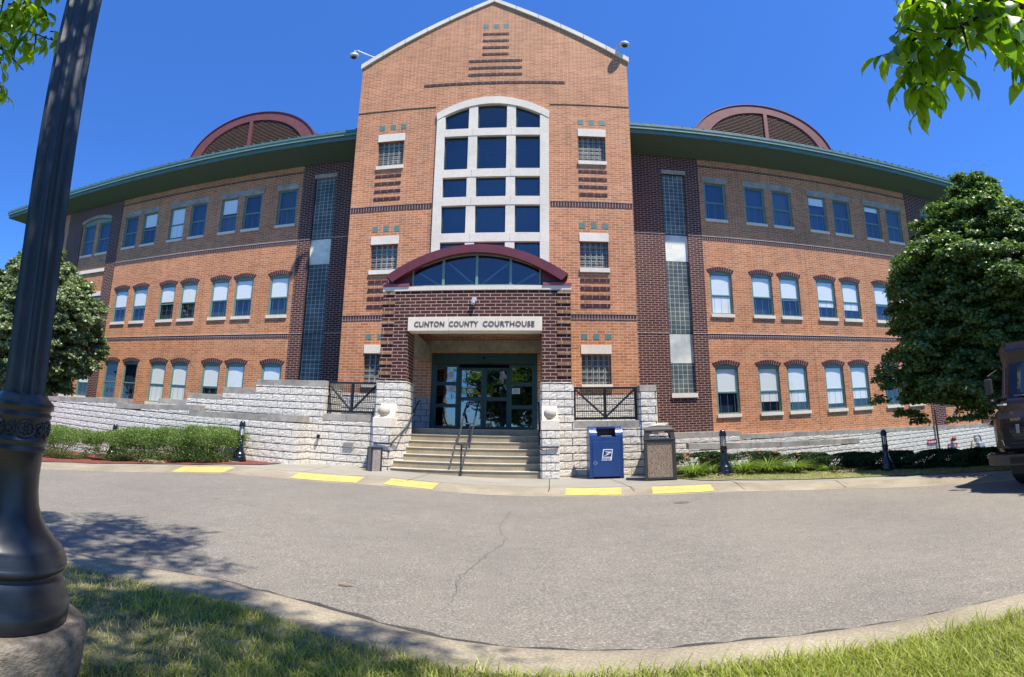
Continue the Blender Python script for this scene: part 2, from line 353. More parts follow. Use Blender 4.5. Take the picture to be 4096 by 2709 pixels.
# near kerb: rounded roll from road to lawn
def kerb_profile(A, B, name, label, zr=-.12, mat=KERB):
    n = 420; A = at_n(A, n); B = at_n(B, n); prof = [(-.02, zr-.2), (0, zr+.0), (.10, zr+.05), (.26, -.012), (.42, 0), (.97, .004), (1.0, -.2)]
    vs = []; fs = []; k = len(prof)
    for a, b in zip(A, B):
        for t, z in prof:
            x = a[0]+(b[0]-a[0])*t; y = a[1]+(b[1]-a[1])*t; vs.append((x, y, gz(x, y)+z+.003*math.sin(x*3.1+t*5)*(t > .1)))
    for i in range(n-1):
        for j in range(k-1): fs.append((i*k+j, i*k+j+1, (i+1)*k+j+1, (i+1)*k+j))
    o = MB().add(vs, fs).build(name, mat, smooth=True); tag(o, label, kind='structure'); return o
kerb_profile(NEAR, NEARG, 'kerb', 'low worn concrete kerb along the near lawn')
# dark crumbled edge of the asphalt along the near kerb
e0 = offset(NEAR, -.01); e1 = offset(NEAR, .07)
e1 = [(x+.03*math.sin(x*9)+.018*math.sin(x*31), y+.022*math.sin(x*17)) for x, y in resample(e1, .1)]
CRACK = speck_mat('crumbled_tar', (.035,.034,.034), (.12,.115,.11), 70, bstr=1, bdist=.01)
tag(strip(e0, -.100, e1, -.104, 700).build('asphalt_edge', CRACK), 'dark crumbled edge of the asphalt along the near kerb', kind='structure')
mb = MB()
def ribbon(mb, pts, wd, dz, jit=.02, seed=1):
    rr = random.Random(seed); P = resample(pts, .12); P = [(x+rr.uniform(-jit, jit), y+rr.uniform(-jit, jit)) for x, y in P]
    L = offset(P, wd/2); Rr = offset(P, -wd/2)
    for i in range(len(P)-1):
        q = [L[i], L[i+1], Rr[i+1], Rr[i]]; mb.quad(*[(x, y, gz(x, y)+dz) for x, y in reversed(q)])
ribbon(mb, [(-.34,8.9),(-.42,7.6),(-.30,6.5),(-.46,5.6),(-.6,4.7),(-.55,4.0)], 0.0045, -.110, .03)
ribbon(mb, [(-7.5,8.2),(-5,7.6),(-3.2,7.1),(-1.4,6.6)], .006, -.110, .03, 3)
tag(mb.build('asphalt_crack', speck_mat('faint_crack', (.10,.095,.085), (.20,.19,.17), 40)), 'thin crooked crack running across the asphalt drive', kind='structure')
mb = MB(); mb.add([(2.58+.15*math.cos(a), 9.45+.13*math.sin(a), gz(2.58, 9.45)-.114) for a in np.linspace(0, 2*math.pi, 20)[:-1]], [tuple(range(19))])
tag(mb.build('utility_cover', speck_mat('worn_cover', (.12,.11,.10), (.2,.185,.165), 40), origin=(2.58, 9.45, 0)), 'small round dark cover set in the asphalt before the entrance', 'manhole cover')
RST = speck_mat('rust_stain', (.16,.09,.045), (.26,.17,.10), 50)
mb = MB(); mb.add([(-1.37+0.05*math.cos(t)*(1+.3*math.sin(3*t)), 4.12+.03*math.sin(t)*(1+.3*math.cos(2*t)), gz(-1.37, 4.12)-.113) for t in np.linspace(0, 2*math.pi, 22)[:-1]], [tuple(range(21))])
tag(mb.build('rust_stain', RST, origin=(-1.37, 4.12, 0)), 'small brown rust stain on the asphalt near the kerb', kind='structure')
# far apron (sloped flush kerb) + sidewalk
APR = offset(FAR, .85)
tag(strip(FAR, -.118, APR, 0, 300, 3).build('gutter_apron', KERB), 'pale sloping concrete apron at the far side of the drive', kind='structure')
WALK = smooth([(-40,-8),(-24,4),(-18,10),(-14,14.6),(-10,15.2),(-6,15.4),(0,16),(4,15.4),(8,15),(12,12),(16,8.6),(20,4.5),(25,-1),(36,-14)], 5)
tag(strip(APR, 0, WALK, .0, 300, 14).build('sidewalk', CONC), 'pale concrete sidewalk along the front of the building', kind='structure')
mb = MB()                                   # control joints
for a, b in [((.44,13.9),(.36,11.45)), ((1.95,13.6),(2.1,11.2)), ((-2.6,13.9),(-2.7,11.9)), ((-5.4,14.2),(-5.3,12.1)), ((6.55,10.9),(6.35,10.0)), ((-7.9,11.7),(-8.0,11.1)), ((4.3,11.5),(4.25,10.5))]:
    ribbon(mb, [a, b], .018, .003, .004)
ribbon(mb, offset(FAR, .88)[28:66], .014, .003, .003)
tag(mb.build('sidewalk_joint', CRACK), 'thin dark joints and cracks in the sidewalk concrete', kind='structure')
# yellow kerb paint on the apron
def farpos(x):                              # apron frame at x
    i = min(range(len(FAR)), key=lambda i: abs(FAR[i][0]-x) + (0 if abs(FAR[i][0]) < 14 and FAR[i][1] > 3 else 99)); return i
yl = [(-8.3,-6.85,'leftmost strip of yellow kerb paint near the mulch bed'),(-5.25,-3.7,'long yellow kerb strip left of the entrance steps'),(-3.15,-2.0,'yellow kerb strip in front of the left part of the steps'),(.62,1.78,'yellow kerb strip in front of the blue mailbox'),(2.32,3.62,'yellow kerb strip in front of the pebbled litter bin')]
Fd = [p for p in resample(FAR, .05) if -12 < p[0] < 12 and p[1] > 6]
for x0, x1, lab in yl:
    seg = [p for p in Fd if x0 <= p[0] <= x1]; o0 = offset(seg, .10); o1 = offset(seg, .74)
    tag(strip(o0, -.096, o1, -.007, 60).build('yellow_kerb_paint', YEL), lab, 'road marking', 'yellow kerb markings')
# mulch bed left, lawn right
def patch(name, mat, poly, dz, label, n=26, extra=0):
    xs = [p[0] for p in poly]; ys = [p[1] for p in poly]
    import mathutils.geometry as G
    P = resample(list(poly)+[poly[0]], .3)[:-1]
    vs2, _, fs2, *_ = G.delaunay_2d_cdt([Vector(p) for p in P] + [Vector((x, y)) for x in np.arange(min(xs), max(xs), .45) for y in np.arange(min(ys), max(ys), .45)],
        [], [list(range(len(P)))], 1, 1e-4)
    o = MB().add([(v.x, v.y, gz(v.x, v.y)+dz+extra*(math.sin(v.x*3.3)*math.cos(v.y*2.9))) for v in vs2], [tuple(f) for f in fs2]).build(name, mat)
    return tag(o, label, kind='structure')
MULP = [(-24,7.2),(-19,5.4),(-14.4,6.3),(-12.6,9.0),(-11.8,10.8),(-10.5,11.7),(-9.2,11.95),(-8.2,12.0),(-7.3,12.3),(-6.85,12.9),(-6.7,13.85),(-10,14.0),(-10,14.3),(-18,14.6),(-24,14.6)]
patch('mulch_bed', MULCH, MULP, .02, 'red wood mulch bed below the left stone walls', extra=.008)
LAWP = [(3.46,12.94),(3.8,12.1),(4.15,11.72),(5,11.5),(6.5,11.2),(7.66,11.0),(8.9,10.45),(10.2,9.1),(12.5,6.4),(16,2.5),(26,2),(22,8),(16,10.5),(13,13.0),(10.5,14.3),(7.5,14.9),(4,15),(3.9,14.6),(3.3,13.6)]
patch('right_lawn', SOIL, LAWP, .02, 'strip of lawn soil in front of the right wing')
patch('near_lawn', SOIL, [p for p in NEARG[10:-8]]+[(14,-14),(-14,-14)], -.005, 'patchy soil of the near lawn under the grass')
patch('left_yard', LAWN, [(-40,14.7),(-40,21.2),(-7,21.2),(-7,15)], .3, 'grassy terrace behind the left stone walls')

# ================================================================ stone block walls
def stone_front(st, jt, p0, p1, zb, zt0, zt1, course=.247, blk=.40, cell=.062, gap=.030, depth=.013, side=0, seed=0, phase=0, zref=0.0):
    """blocks on the face from p0 to p1 (outward normal = right of travel)"""
    r_ = np.random.default_rng(seed+int(abs(p0[0]*100)))
    P0 = np.array(p0, float); D = np.array(p1, float)-P0; L = np.linalg.norm(D); D /= L; N = np.array((D[1], -D[0]))
    ztop = lambda t: zt0+(zt1-zt0)*t/L
    jt.quad((*(P0), zb), (*(P0+D*L), zb), (*(P0+D*L), ztop(L)), (*(P0), ztop(0)))
    k0 = int(math.floor((zb-zref)/course)); k1 = int(math.ceil((max(zt0, zt1)-zref)/course))
    for k in range(k0, k1):
        a0 = zref+k*course+gap/2; a1 = a0+course-gap; off = (k % 2)*blk/2+phase
        x = -off
        while x < L:
            s0, s1 = max(x+.004, 0), min(x+blk-.004, L); x += blk
            if s1-s0 < .03: continue
            nx = max(2, int((s1-s0)/cell)+1); nz = 5
            zt = min(a1, (ztop(s0)+ztop(s1))/2)
            zb_ = max(a0, zb)
            if zt-zb_ < .03: continue
            S = np.linspace(s0, s1, nx); Z = np.linspace(zb_, zt, nz); vs = []
            rnd = r_.random((nx, nz))
            for i, s in enumerate(S):
                for j, z in enumerate(Z):
                    edge = i in (0, nx-1) or j in (0, nz-1)
                    ss = s + (0 if edge else (r_.random()-.5)*cell*.5); zz = z + (0 if edge else (r_.random()-.5)*.03)
                    d = .034+(rnd[i, j]*.004 if edge else rnd[i, j]*depth)
                    q = P0+D*ss+N*d; vs.append((q[0], q[1], zz))
            fs = [(i*nz+j, (i+1)*nz+j, (i+1)*nz+j+1, i*nz+j+1) for i in range(nx-1) for j in range(nz-1)]
            # rims back to the joint, coloured dark to stand for shade between courses
            def rim(idx, tgt):
                n0 = len(vs)
                for q in idx:
                    s_ = P0+D*np.dot(np.array(vs[q][:2])-P0, D); vs.append((s_[0], s_[1], vs[q][2]))
                for a in range(len(idx)-1): tgt.append((idx[a], n0+a, n0+a+1, idx[a+1]))
            rf = []
            rim([i*nz+nz-1 for i in range(nx)], rf); rim([i*nz for i in range(nx)][::-1], rf)
            rim([j for j in range(nz)], fs if s0 < .01 else rf); rim([(nx-1)*nz+j for j in range(nz)][::-1], fs if s1 > L-.01 else rf)
            st.add(vs, fs); jt.add(vs, rf)
def coping(mb, p0, p1, z0, z1, th, wd, over=.03, joint=1.2):
    """slab from p0 to p1, top heights z0..z1; front edge 'over' proud of the face"""
    P0 = np.array(p0, float); D = np.array(p1, float)-P0; L = np.linalg.norm(D); D /= L; N = np.array((D[1], -D[0]))
    n = max(1, round(L/joint)); g = .004
    for i in range(n):
        a, b = L*i/n+g, L*(i+1)/n-g; za, zb = z0+(z1-z0)*a/L, z0+(z1-z0)*b/L
        q = [P0+D*a+N*over, P0+D*b+N*over, P0+D*b-N*wd, P0+D*a-N*wd]; zz = [za, zb, zb, za]
        mb.add([(*c, z-th) for c, z in zip(q, zz)]+[(*c, z) for c, z in zip(q, zz)], [(0,3,2,1),(4,5,6,7),(0,1,5,4),(1,2,6,5),(2,3,7,6),(3,0,4,7)])
def stone_wall(name, label, segs, caps, seed=0, cat='wall', group=None):
    """segs: (p0,p1,zb,zt0,zt1); caps: (p0,p1,z0,z1,th,wd)"""
    p = segs[0][0]; root = empty(name, (p[0], p[1], gz(*p)), 0, label, cat, group)
    st, jt = MB(), MB()
    for i, s in enumerate(segs): stone_front(st, jt, s[0], s[1], s[2], s[3], s[4], seed=seed+i*7)
    st.build('stone_blocks', STONE, root); jt.build('mortar_and_rim_shade', JOINT, root)
    for c in caps:
        cp = MB(); coping(cp, c[0], c[1], c[2], c[3], c[4], c[5], *(c[6:] if len(c) > 6 else ())); cp.build('coping', LIME2, root, bevel=.006)
    return root
# left: three low planter walls and the tall stepped wall
stone_wall('stone_wall', 'nearest low white stone wall with grey coping right of the round shrubs', [((-10.1,13.9),(-6.38,13.9),-.4,1.44,1.52),((-6.38,13.9),(-6.38,14.78),-.3,1.52,1.52)],
    [((-10.1,13.9),(-6.38,13.9),1.655,1.73,.225,.30),((-6.38,13.93),(-6.38,14.76),1.728,1.73,.225,.25)], 1)
stone_wall('stone_wall', 'middle low white stone wall with grey coping behind the round shrubs', [((-13.56,14.2),(-10.02,14.2),-.8,1.47,1.67),((-10.02,14.2),(-10.02,14.6),-.4,1.67,1.67)],
    [((-13.56,14.2),(-10.02,14.2),1.68,1.885,.21,.3),((-10.02,14.23),(-10.02,14.6),1.883,1.885,.21,.25)], 2)
stone_wall('stone_wall', 'far left low white stone wall with grey coping beside the leafy tree', [((-24,14.45),(-13.37,14.45),-1.6,1.2,1.70),((-13.37,14.45),(-13.37,14.8),-.8,1.7,1.7)],
    [((-24,14.45),(-13.37,14.45),1.42,1.935,.225,.3),((-13.37,14.48),(-13.37,14.8),1.933,1.935,.225,.25)], 3)
stone_wall('stepped_stone_wall', 'tall white stone wall whose grey coping steps down to the left of the entrance',
    [((-12.1,14.75),(-10.86,14.75),-.5,1.85,1.86),((-10.86,14.75),(-9.45,14.75),-.4,2.14,2.15),((-9.45,14.75),(-8.25,14.75),-.4,2.42,2.43),((-8.25,14.75),(-5.95,14.75),-.4,2.78,2.78),((-5.95,14.75),(-5.95,16.2),1.5,2.78,2.78)],
    [((-12.1,14.75),(-10.86,14.75),2.06,2.07,.21,.35),((-10.86,14.75),(-9.45,14.75),2.35,2.36,.21,.35),((-9.45,14.75),(-8.25,14.75),2.63,2.64,.21,.35),((-8.25,14.75),(-5.95,14.75),2.98,3.0,.215,.35,.03,.6),((-5.95,14.8),(-5.95,16.2),2.999,3.0,.215,.3)], 4)
# right planter wall under the 1st-floor windows, forward wall behind the litter bin
stone_wall('stone_wall', 'long low white stone planter wall below the right wing windows', [((5.4,18.5),(12.51,18.5),-.9,.56,.25),((12.51,18.5),(12.51,20.9),-1.4,.25,.25)],
    [((5.4,18.5),(12.51,18.5),.82,.50,.25,.3),((12.51,18.53),(12.51,20.9),.498,.5,.25,.25)], 5)
stone_wall('stone_wall', 'short white stone wall with sloping coping behind the pebbled litter bin', [((3.5,15.0),(3.0,13.75),-.3,1.5,1.33),((3.0,13.75),(3.35,13.62),-.3,1.33,1.33),((3.35,13.62),(3.85,14.9),-.3,1.33,1.5)],
    [((3.46,15.0),(2.97,13.72),1.68,1.52,.16,.36)], 6)

# ================================================================ the courthouse
STRI = brick_mat('stripe_brick', (.115,.034,.036), (.070,.024,.030), (.50,.36,.32), bw=.26, bh=4, mort=.008)
WY, TY, PY = 21.3, 18.2, 14.6
CH = empty('courthouse', (-1.6, 18.2, 0), 0, 'three-storey tan and maroon brick courthouse with a gabled entrance tower and green eaves', 'courthouse')
def wall_with(mb, x0, x1, z0, z1, y, ops, depth=.16):
    """front face y with openings (x0,x1,z0,z1,arch rise); z1 is the crown"""
    xs = sorted({x0, x1}|{o[0] for o in ops}|{o[1] for o in ops}); zs = sorted({z0, z1}|{o[2] for o in ops}|{o[3] for o in ops})
    for i in range(len(xs)-1):
        for j in range(len(zs)-1):
            cx, cz = (xs[i]+xs[i+1])/2, (zs[j]+zs[j+1])/2
            if cx < x0 or cx > x1 or any(o[0] < cx < o[1] and o[2] < cz < o[3] for o in ops): continue
            mb.quad((xs[i], y, zs[j]), (xs[i+1], y, zs[j]), (xs[i+1], y, zs[j+1]), (xs[i], y, zs[j+1]))
    for o in ops:
        a, b, c, d = o[:4]; r = o[4] if len(o) > 4 else 0; n = 10 if r else 1
        arc = [(a+(b-a)*i/n, d-r*(2*i/n-1)**2) for i in range(n+1)]
        if r:
            for i in range(n):
                (p, q), (s, t) = arc[i], arc[i+1]; mb.add([(p, y, q), (s, y, t), (s, y, d), (p, y, d)], [(0,1,2,3)])
        for i in range(n):
            (p, q), (s, t) = arc[i], arc[i+1]; mb.quad((p, y, q), (p, y+depth, q), (s, y+depth, t), (s, y, t))
        mb.quad((a, y, c), (a, y+depth, c), (a, y+depth, d-r), (a, y, d-r)); mb.quad((b, y+depth, c), (b, y, c), (b, y, d-r), (b, y+depth, d-r))
        mb.quad((a, y+depth, c), (a, y, c), (b, y, c), (b, y+depth, c))
def brick_arch(parent, a, b, spring, rise, y, th=.225):
    mb = MB(); mt = MB(); n = 11; a -= .03; b += .03; lo = []; hi = []
    for i in range(n+1):
        t = i/n*2-1; x = a+(b-a)*i/n; z = spring+rise*(1-t*t); nx, nz = 2*rise*t*2/(b-a), 1; l = math.hypot(nx, nz); lo.append((x, z)); hi.append((x+nx/l*th, z+nz/l*th))
    mt.band(lo, hi, y-.006, y+.02)
    for i in range(n):
        f = .09; L = lambda p, q, t: (p[0]+(q[0]-p[0])*t, p[1]+(q[1]-p[1])*t)
        c = [L(lo[i], lo[i+1], f), L(lo[i], lo[i+1], 1-f), L(hi[i], hi[i+1], 1-f), L(hi[i], hi[i+1], f)]
        mb.prism(c, y-.012, y+.01)
    o = mb.build('brick_arch', ARCHB, parent); mt.build('arch_mortar', ARCHM, parent)
ARCHB = speck_mat('arch_brick', (.055,.020,.026), (.125,.036,.040), 5, bstr=.1)
ARCHM = speck_mat('pale_mortar', (.50,.38,.34), (.62,.48,.44), 30)
def window(x0, x1, z0, zt, y, rise=0, sill=True, blind=0, blind2=0, mid=None, room=None, name='window'):
    """double-hung window; zt = spring height (or flat head)"""
    yf = y+.058; fw = .066; mid = mid or (z0+(zt-z0)*.47)
    f = MB(); f.box(x0, x0+fw, yf, yf+.08, z0, zt); f.box(x1-fw, x1, yf, yf+.08, z0, zt)
    f.box(x0+fw, x1-fw, yf, yf+.08, z0, z0+.075); f.box(x0+fw, x1-fw, yf, yf+.08, zt-.05, zt)
    if rise:
        n = 8; f.band([(x0+(x1-x0)*i/n, zt) for i in range(n+1)], [(x0+(x1-x0)*i/n, zt+rise*(1-(2*i/n-1)**2)+.005) for i in range(n+1)], yf+.002, yf+.078)
    s = .035; f.box(x0+fw, x1-fw, yf+.02, yf+.075, mid-.03, mid+.03)
    for za, zb, dy in ((z0+.075, mid-.03, .035), (mid+.03, zt-.05, .02)):
        f.box(x0+fw, x0+fw+s, yf+dy, yf+dy+.04, za, zb); f.box(x1-fw-s, x1-fw, yf+dy, yf+dy+.04, za, zb)
        f.box(x0+fw+s, x1-fw-s, yf+dy, yf+dy+.04, zb-.03, zb)
    o = f.build(name, TEAL, CH)
    p = MB(); a, b = x0+fw+s, x1-fw-s
    p.quad((a, yf+.05, z0+.075), (b, yf+.05, z0+.075), (b, yf+.05, mid-.03), (a, yf+.05, mid-.03))
    p.quad((a, yf+.045, mid+.03), (b, yf+.045, mid+.03), (b, yf+.045, zt-.08), (a, yf+.045, zt-.08))
    p.build('pane', PANE, o)
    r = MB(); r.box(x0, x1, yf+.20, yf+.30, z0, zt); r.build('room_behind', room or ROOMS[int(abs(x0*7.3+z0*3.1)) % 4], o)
    g = MB()                                                     # thin muntins in the lower sash
    for t in (.12, .5, .88): g.box(a+(b-a)*t-.006, a+(b-a)*t+.006, yf+.056, yf+.066, z0+.08, mid-.03)
    g.build('muntins', MUNT, o)
    if blind > 0:
        bl = MB(); zb = zt-.05-(zt-.05-mid)*blind if blind <= 1 else mid-(mid-z0)*(blind-1); zb += .15*math.sin(x0*5+z0*1.7)
        bl.box(a-.02, b+.02, yf+.06, yf+.07, zb, zt-.055); bl.build('blind', BLIND, o)
    if sill:
        MB().box(x0-.02, x1+.02, y-.07, y+.12, z0-.17, z0-.002).build('sill', LIME, o, bevel=.005)
    return o
MUNT = M('muntin_bar', .5, .3, col=(.18,.22,.25))[0]
WR = [(7.55,8.61),(9.52,10.57),(10.92,11.97),(12.88,13.94),(14.31,15.37),(16.26,17.31),(17.69,18.75)]
WL = [(-11.77,-10.73),(-13.67,-12.63),(-15.03,-13.99),(-16.93,-15.89),(-18.33,-17.28),(-20.27,-19.22),(-21.71,-20.66)]
Z1, Z2, Z3 = 2.06, 7.13, 12.47
S1, S2, T3 = 4.40, 9.32, 14.76
ops = []
for a, b in WR+WL: ops += [(a+.01, b-.01, Z1, S1+.15, .15), (a+.01, b-.01, Z2, S2+.15, .15), (a+.01, b-.01, Z3, T3)]
EB = [(-25.35,-24.28),(-23.98,-22.95),(20.28,21.30),(21.62,22.68)]     # end bay windows
LZ = -2.5
for nm, x0, x1, mat, yy in [('tan_brick_wall',7.34,19.17,TAN,WY),('tan_brick_wall',-22.07,-10.53,TAN,WY),('maroon_brick_wall',3.4,7.34,DARK,WY),('maroon_brick_wall',-10.53,-6.6,DARK,WY),
        ('maroon_brick_wall',19.17,20.2,DARK,WY-.02),('maroon_brick_wall',-22.9,-22.07,DARK,WY-.02),('maroon_brick_wall',23.0,24.1,DARK,WY-.02),('maroon_brick_wall',-26.9,-25.5,DARK,WY-.02),
        ('tan_brick_wall',24.1,28.2,TAN,WY),('tan_brick_wall',-31.36,-26.9,TAN,WY)]:
    mb = MB(); oo = [o for o in ops if o[0] > x0 and o[1] < x1]
    if mat is DARK and nm.startswith('maroon') and x0 == 3.4: oo = [(5.65,6.69,3.15,15.13)]
    if x1 == -6.6: oo = [(-9.89,-8.85,2.9,15.3)]
    if x0 == 24.1: oo = [(24.5,25.5,Z3-.05,T3), (24.5,25.5,Z2,S2), (24.5,25.5,Z1,S1)]
    if x0 == -31.36: oo = [(-28.2,-27.2,Z3-.05,T3), (-28.2,-27.2,Z2,S2), (-28.2,-27.2,Z1,S1)]
    wall_with(mb, x0, x1, LZ, 16.32, yy, oo)
    if yy != WY: mb.quad((x0, WY+.1, LZ), (x0, yy, LZ), (x0, yy, 16.3), (x0, WY+.1, 16.3)); mb.quad((x1, yy, LZ), (x1, WY+.1, LZ), (x1, WY+.1, 16.3), (x1, yy, 16.3))
    mb.build(nm, mat, CH)
for x0, x1 in ((-25.5,-22.9),(20.2,23.0)):
    mb = MB(); ws = [e for e in EB if x0 <= e[0] < x1]
    oo = []
    for a, b in ws: oo += [(a, b, 12.43, 15.02), (a, b, 7.14, 9.12), (a, b, 2.06, 4.1)]
    wall_with(mb, x0, x1, LZ, 16.32, WY+.06, oo); mb.build('tan_brick_wall', TAN, CH)
    # dark brick above the arched stone lintel
    n = 10; c_ = (x0+x1)/2
    arc = [(x0+(x1-x0)*i/n, 15.0+.28*(1-(2*i/n-1)**2)) for i in range(n+1)]; top = [(p[0], p[1]+.26) for p in arc]
    MB().band(arc, top, WY-.07, WY+.08).build('arched_lintel', LIME2, CH)
    MB().band(top, [(p[0], 16.32) for p in arc], WY-.02, WY+.05).build('maroon_brick_panel', DARK, CH)
    for za, zb in ((10.93,11.18),(9.13,9.43),(4.1,4.4)): MB().box(x0+.01, x1-.01, WY-.03, WY+.1, za, zb).build('stone_band', LIME, CH)
    for sx in (x0+.5, x1-.62):
        MB().box(sx, sx+.2, WY+.04, WY+.1, 11.72, 11.98).build('teal_tile', SQ, CH); MB().box(sx+.05, sx+.25, WY+.04, WY+.1, .93, 1.2).build('teal_tile', SQ, CH)
    for a, b in ws:
        window(a, b, 12.43, 14.85, WY+.06, blind=0); window(a, b, 7.14, 9.12, WY+.06, blind=1.6); window(a, b, 2.06, 4.1, WY+.06, blind=1)
        n = 6; cap = lambda x: 15.0+.28*(1-(2*(x-x0)/(x1-x0)-1)**2)
        MB().band([(a+(b-a)*i/n, 14.85) for i in range(n+1)], [(a+(b-a)*i/n, cap(a+(b-a)*i/n)) for i in range(n+1)], WY+.05, WY+.12).build('window_head_panel', TEAL, CH)
for xs_ in ((24.5,25.5),(-28.2,-27.2)):
    for z0, z1 in ((Z3-.05, T3), (Z2, S2), (Z1, S1)): window(xs_[0], xs_[1], z0, z1, WY, blind=.0 if z0 > 10 else 1)
    MB().box(xs_[0]-.1, xs_[1]+.1, WY-.03, WY+.1, T3+.002, T3+.38).build('lintel', LIME2, CH)
bl2R = [2, 1.0, 1.0, 1.5, 1.6, 1.0, 1]; bl1R = [1.0, 1.6, 1.7, 1.6, 1.5, 1, 1]; bl2L = [1, 1.0, 1.0, 1, 1, 1.0, 1]; bl1L = [2, 2, 1.0, 2, 2, 0, 0]
for W_, b2, b1 in ((WR, bl2R, bl1R), (WL, bl2L, bl1L)):
    for i, (a, b) in enumerate(W_):
        a += .01; b -= .01
        window(a, b, Z1, S1, WY, .15, blind=b1[i]); brick_arch(bpy.context.scene.objects[CH.name] and CH, a, b, S1, .15, WY)
        window(a, b, Z2, S2, WY, .15, blind=b2[i]); brick_arch(CH, a, b, S2, .15, WY)
        window(a, b, Z3, T3, WY, 0, blind=(0, 0, .9, 0, 1.7, .95, 0)[i] if W_ is WL else (0, 0, 0, .35, 0, .4, 0)[i])
for a, b in ((7.5,8.66),(9.47,12.03),(12.83,15.42),(16.21,18.8),(-11.82,-10.68),(-15.08,-12.58),(-18.38,-15.84),(-21.76,-19.17)):
    mb = MB()
    if b-a > 2: mid = (a+b)/2; mb.box(a, mid-.003, WY-.03, WY+.12, T3+.001, T3+.38); mb.box(mid+.003, b, WY-.03, WY+.12, T3+.001, T3+.38)
    else: mb.box(a, b, WY-.03, WY+.12, T3+.001, T3+.38)
    mb.build('lintel', LIME2, CH, bevel=.005)
for x0, x1 in ((7.345,19.165),(-22.065,-10.535)):       # soldier bands and drip flashing
    for zt, nm in ((6.10,''),(11.41,'')):
        MB().box(x0, x1, WY-.012, WY+.05, zt-.225, zt).build('soldier_course', SOLD, CH)
        MB().box(x0, x1, WY-.03, WY+.05, zt+.001, zt+.022).build('drip_flashing', LIME, CH)
    MB().box(x0, x1, WY-.014, WY+.05, 15.80, 15.915).build('maroon_course', DARK, CH)
for x0, x1 in ((3.7,5.65),(6.69,7.34),(-10.53,-9.89),(-8.85,-6.9)):
    for zt in (6.10,11.41): MB().box(x0, x1, WY-.016, WY+.05, zt, zt+.018).build('drip_flashing', LIME, CH)
# glass block strips
for x0, x1, z0, z1 in ((5.65,6.69,3.15,15.13),(-9.89,-8.85,2.9,15.3)):
    c_ = x0 > 0
    for za, zb, mt in ((z0, 4.6, GBLK), (4.63, 6.08, GBLKL if c_ else GBLK), (6.11, 9.9, GBLK), (9.93, 11.4, GBLKL), (11.43, z1, GBLK)):
        MB().box(x0+.002, x1-.002, WY+.12, WY+.2, za, zb).build('glass_blocks', mt, CH)
    MB().box(x0-.03, x1+.03, WY-.03, WY+.15, z1+.002, z1+.26).build('lintel', LIME2, CH)
    if c_: MB().box(x0-.03, x1+.03, WY-.08, WY+.14, z0-.22, z0-.002).build('sill', LIME, CH)
    MB().box(x0, x1, WY+.10, WY+.13, 11.4, 11.45).build('glass_block_rail', TEALD, CH)
# building base of white stone on the right wing
st, jt, cp = MB(), MB(), MB()
stone_front(st, jt, (3.6,20.9), (8.28,20.9), -1.2, 1.0, .98, cell=.09, seed=31); coping(cp, (3.6,20.9), (8.28,20.9), 1.27, 1.23, .27, .5)
st.build('stone_base_blocks', STONE, CH); jt.build('stone_base_mortar_shade', JOINT, CH); cp.build('base_coping', LIME2, CH, bevel=.006); st, jt, cp = MB(), MB(), MB()
pts = [(8.28,1.05),(12.5,.93),(16.5,.74),(19.25,.57),(23.4,.28),(28.2,.05)]
for (xa, za), (xb, zb) in zip(pts, pts[1:]):
    stone_front(st, jt, (xa,21.16), (xb,21.16), -2.4, za-.25, zb-.25, cell=.09, seed=int(xa*10)); coping(cp, (xa,21.16), (xb,21.16), za, zb, .25, .3, .03, 2.0)
st.build('stone_base_blocks', STONE, CH); jt.build('stone_base_mortar_shade', JOINT, CH); cp.build('base_coping', LIME2, CH, bevel=.006)
st, jt = MB(), MB(); stone_front(st, jt, (-31.36,21.2), (-6.6,21.2), -1.5, 1.1, 1.1, cell=.12, seed=77); st.build('stone_base_blocks', STONE, CH); jt.build('stone_base_mortar_shade', JOINT, CH)
JM = M('sealant', .8, .2, col=(.24,.13,.085))[0]
for x in (12.42, -15.52, -11.95, 8.98): MB().box(x-.008, x+.008, WY-.006, WY+.02, 1.0 if x > 12 or x < -15 else 12.0, 5.85 if x > 12 or x < -15 else 12.4).build('movement_joint', JM, CH)
for x in (12.42, -15.52): MB().box(x-.008, x+.008, WY-.006, WY+.02, 6.13, 11.16).build('movement_joint', JM, CH)
# side returns and rear mass
mb = MB()
mb.quad((-31.36, 38, LZ), (-31.36, WY, LZ), (-31.36, WY, 16.3), (-31.36, 38, 16.3)); mb.quad((28.2, WY, LZ), (28.2, 38, LZ), (28.2, 38, 16.3), (28.2, WY, 16.3)); mb.quad((28.2,38,LZ),(-31.36,38,LZ),(-31.36,38,16.3),(28.2,38,16.3))
mb.build('side_and_rear_wall', TAN, CH)
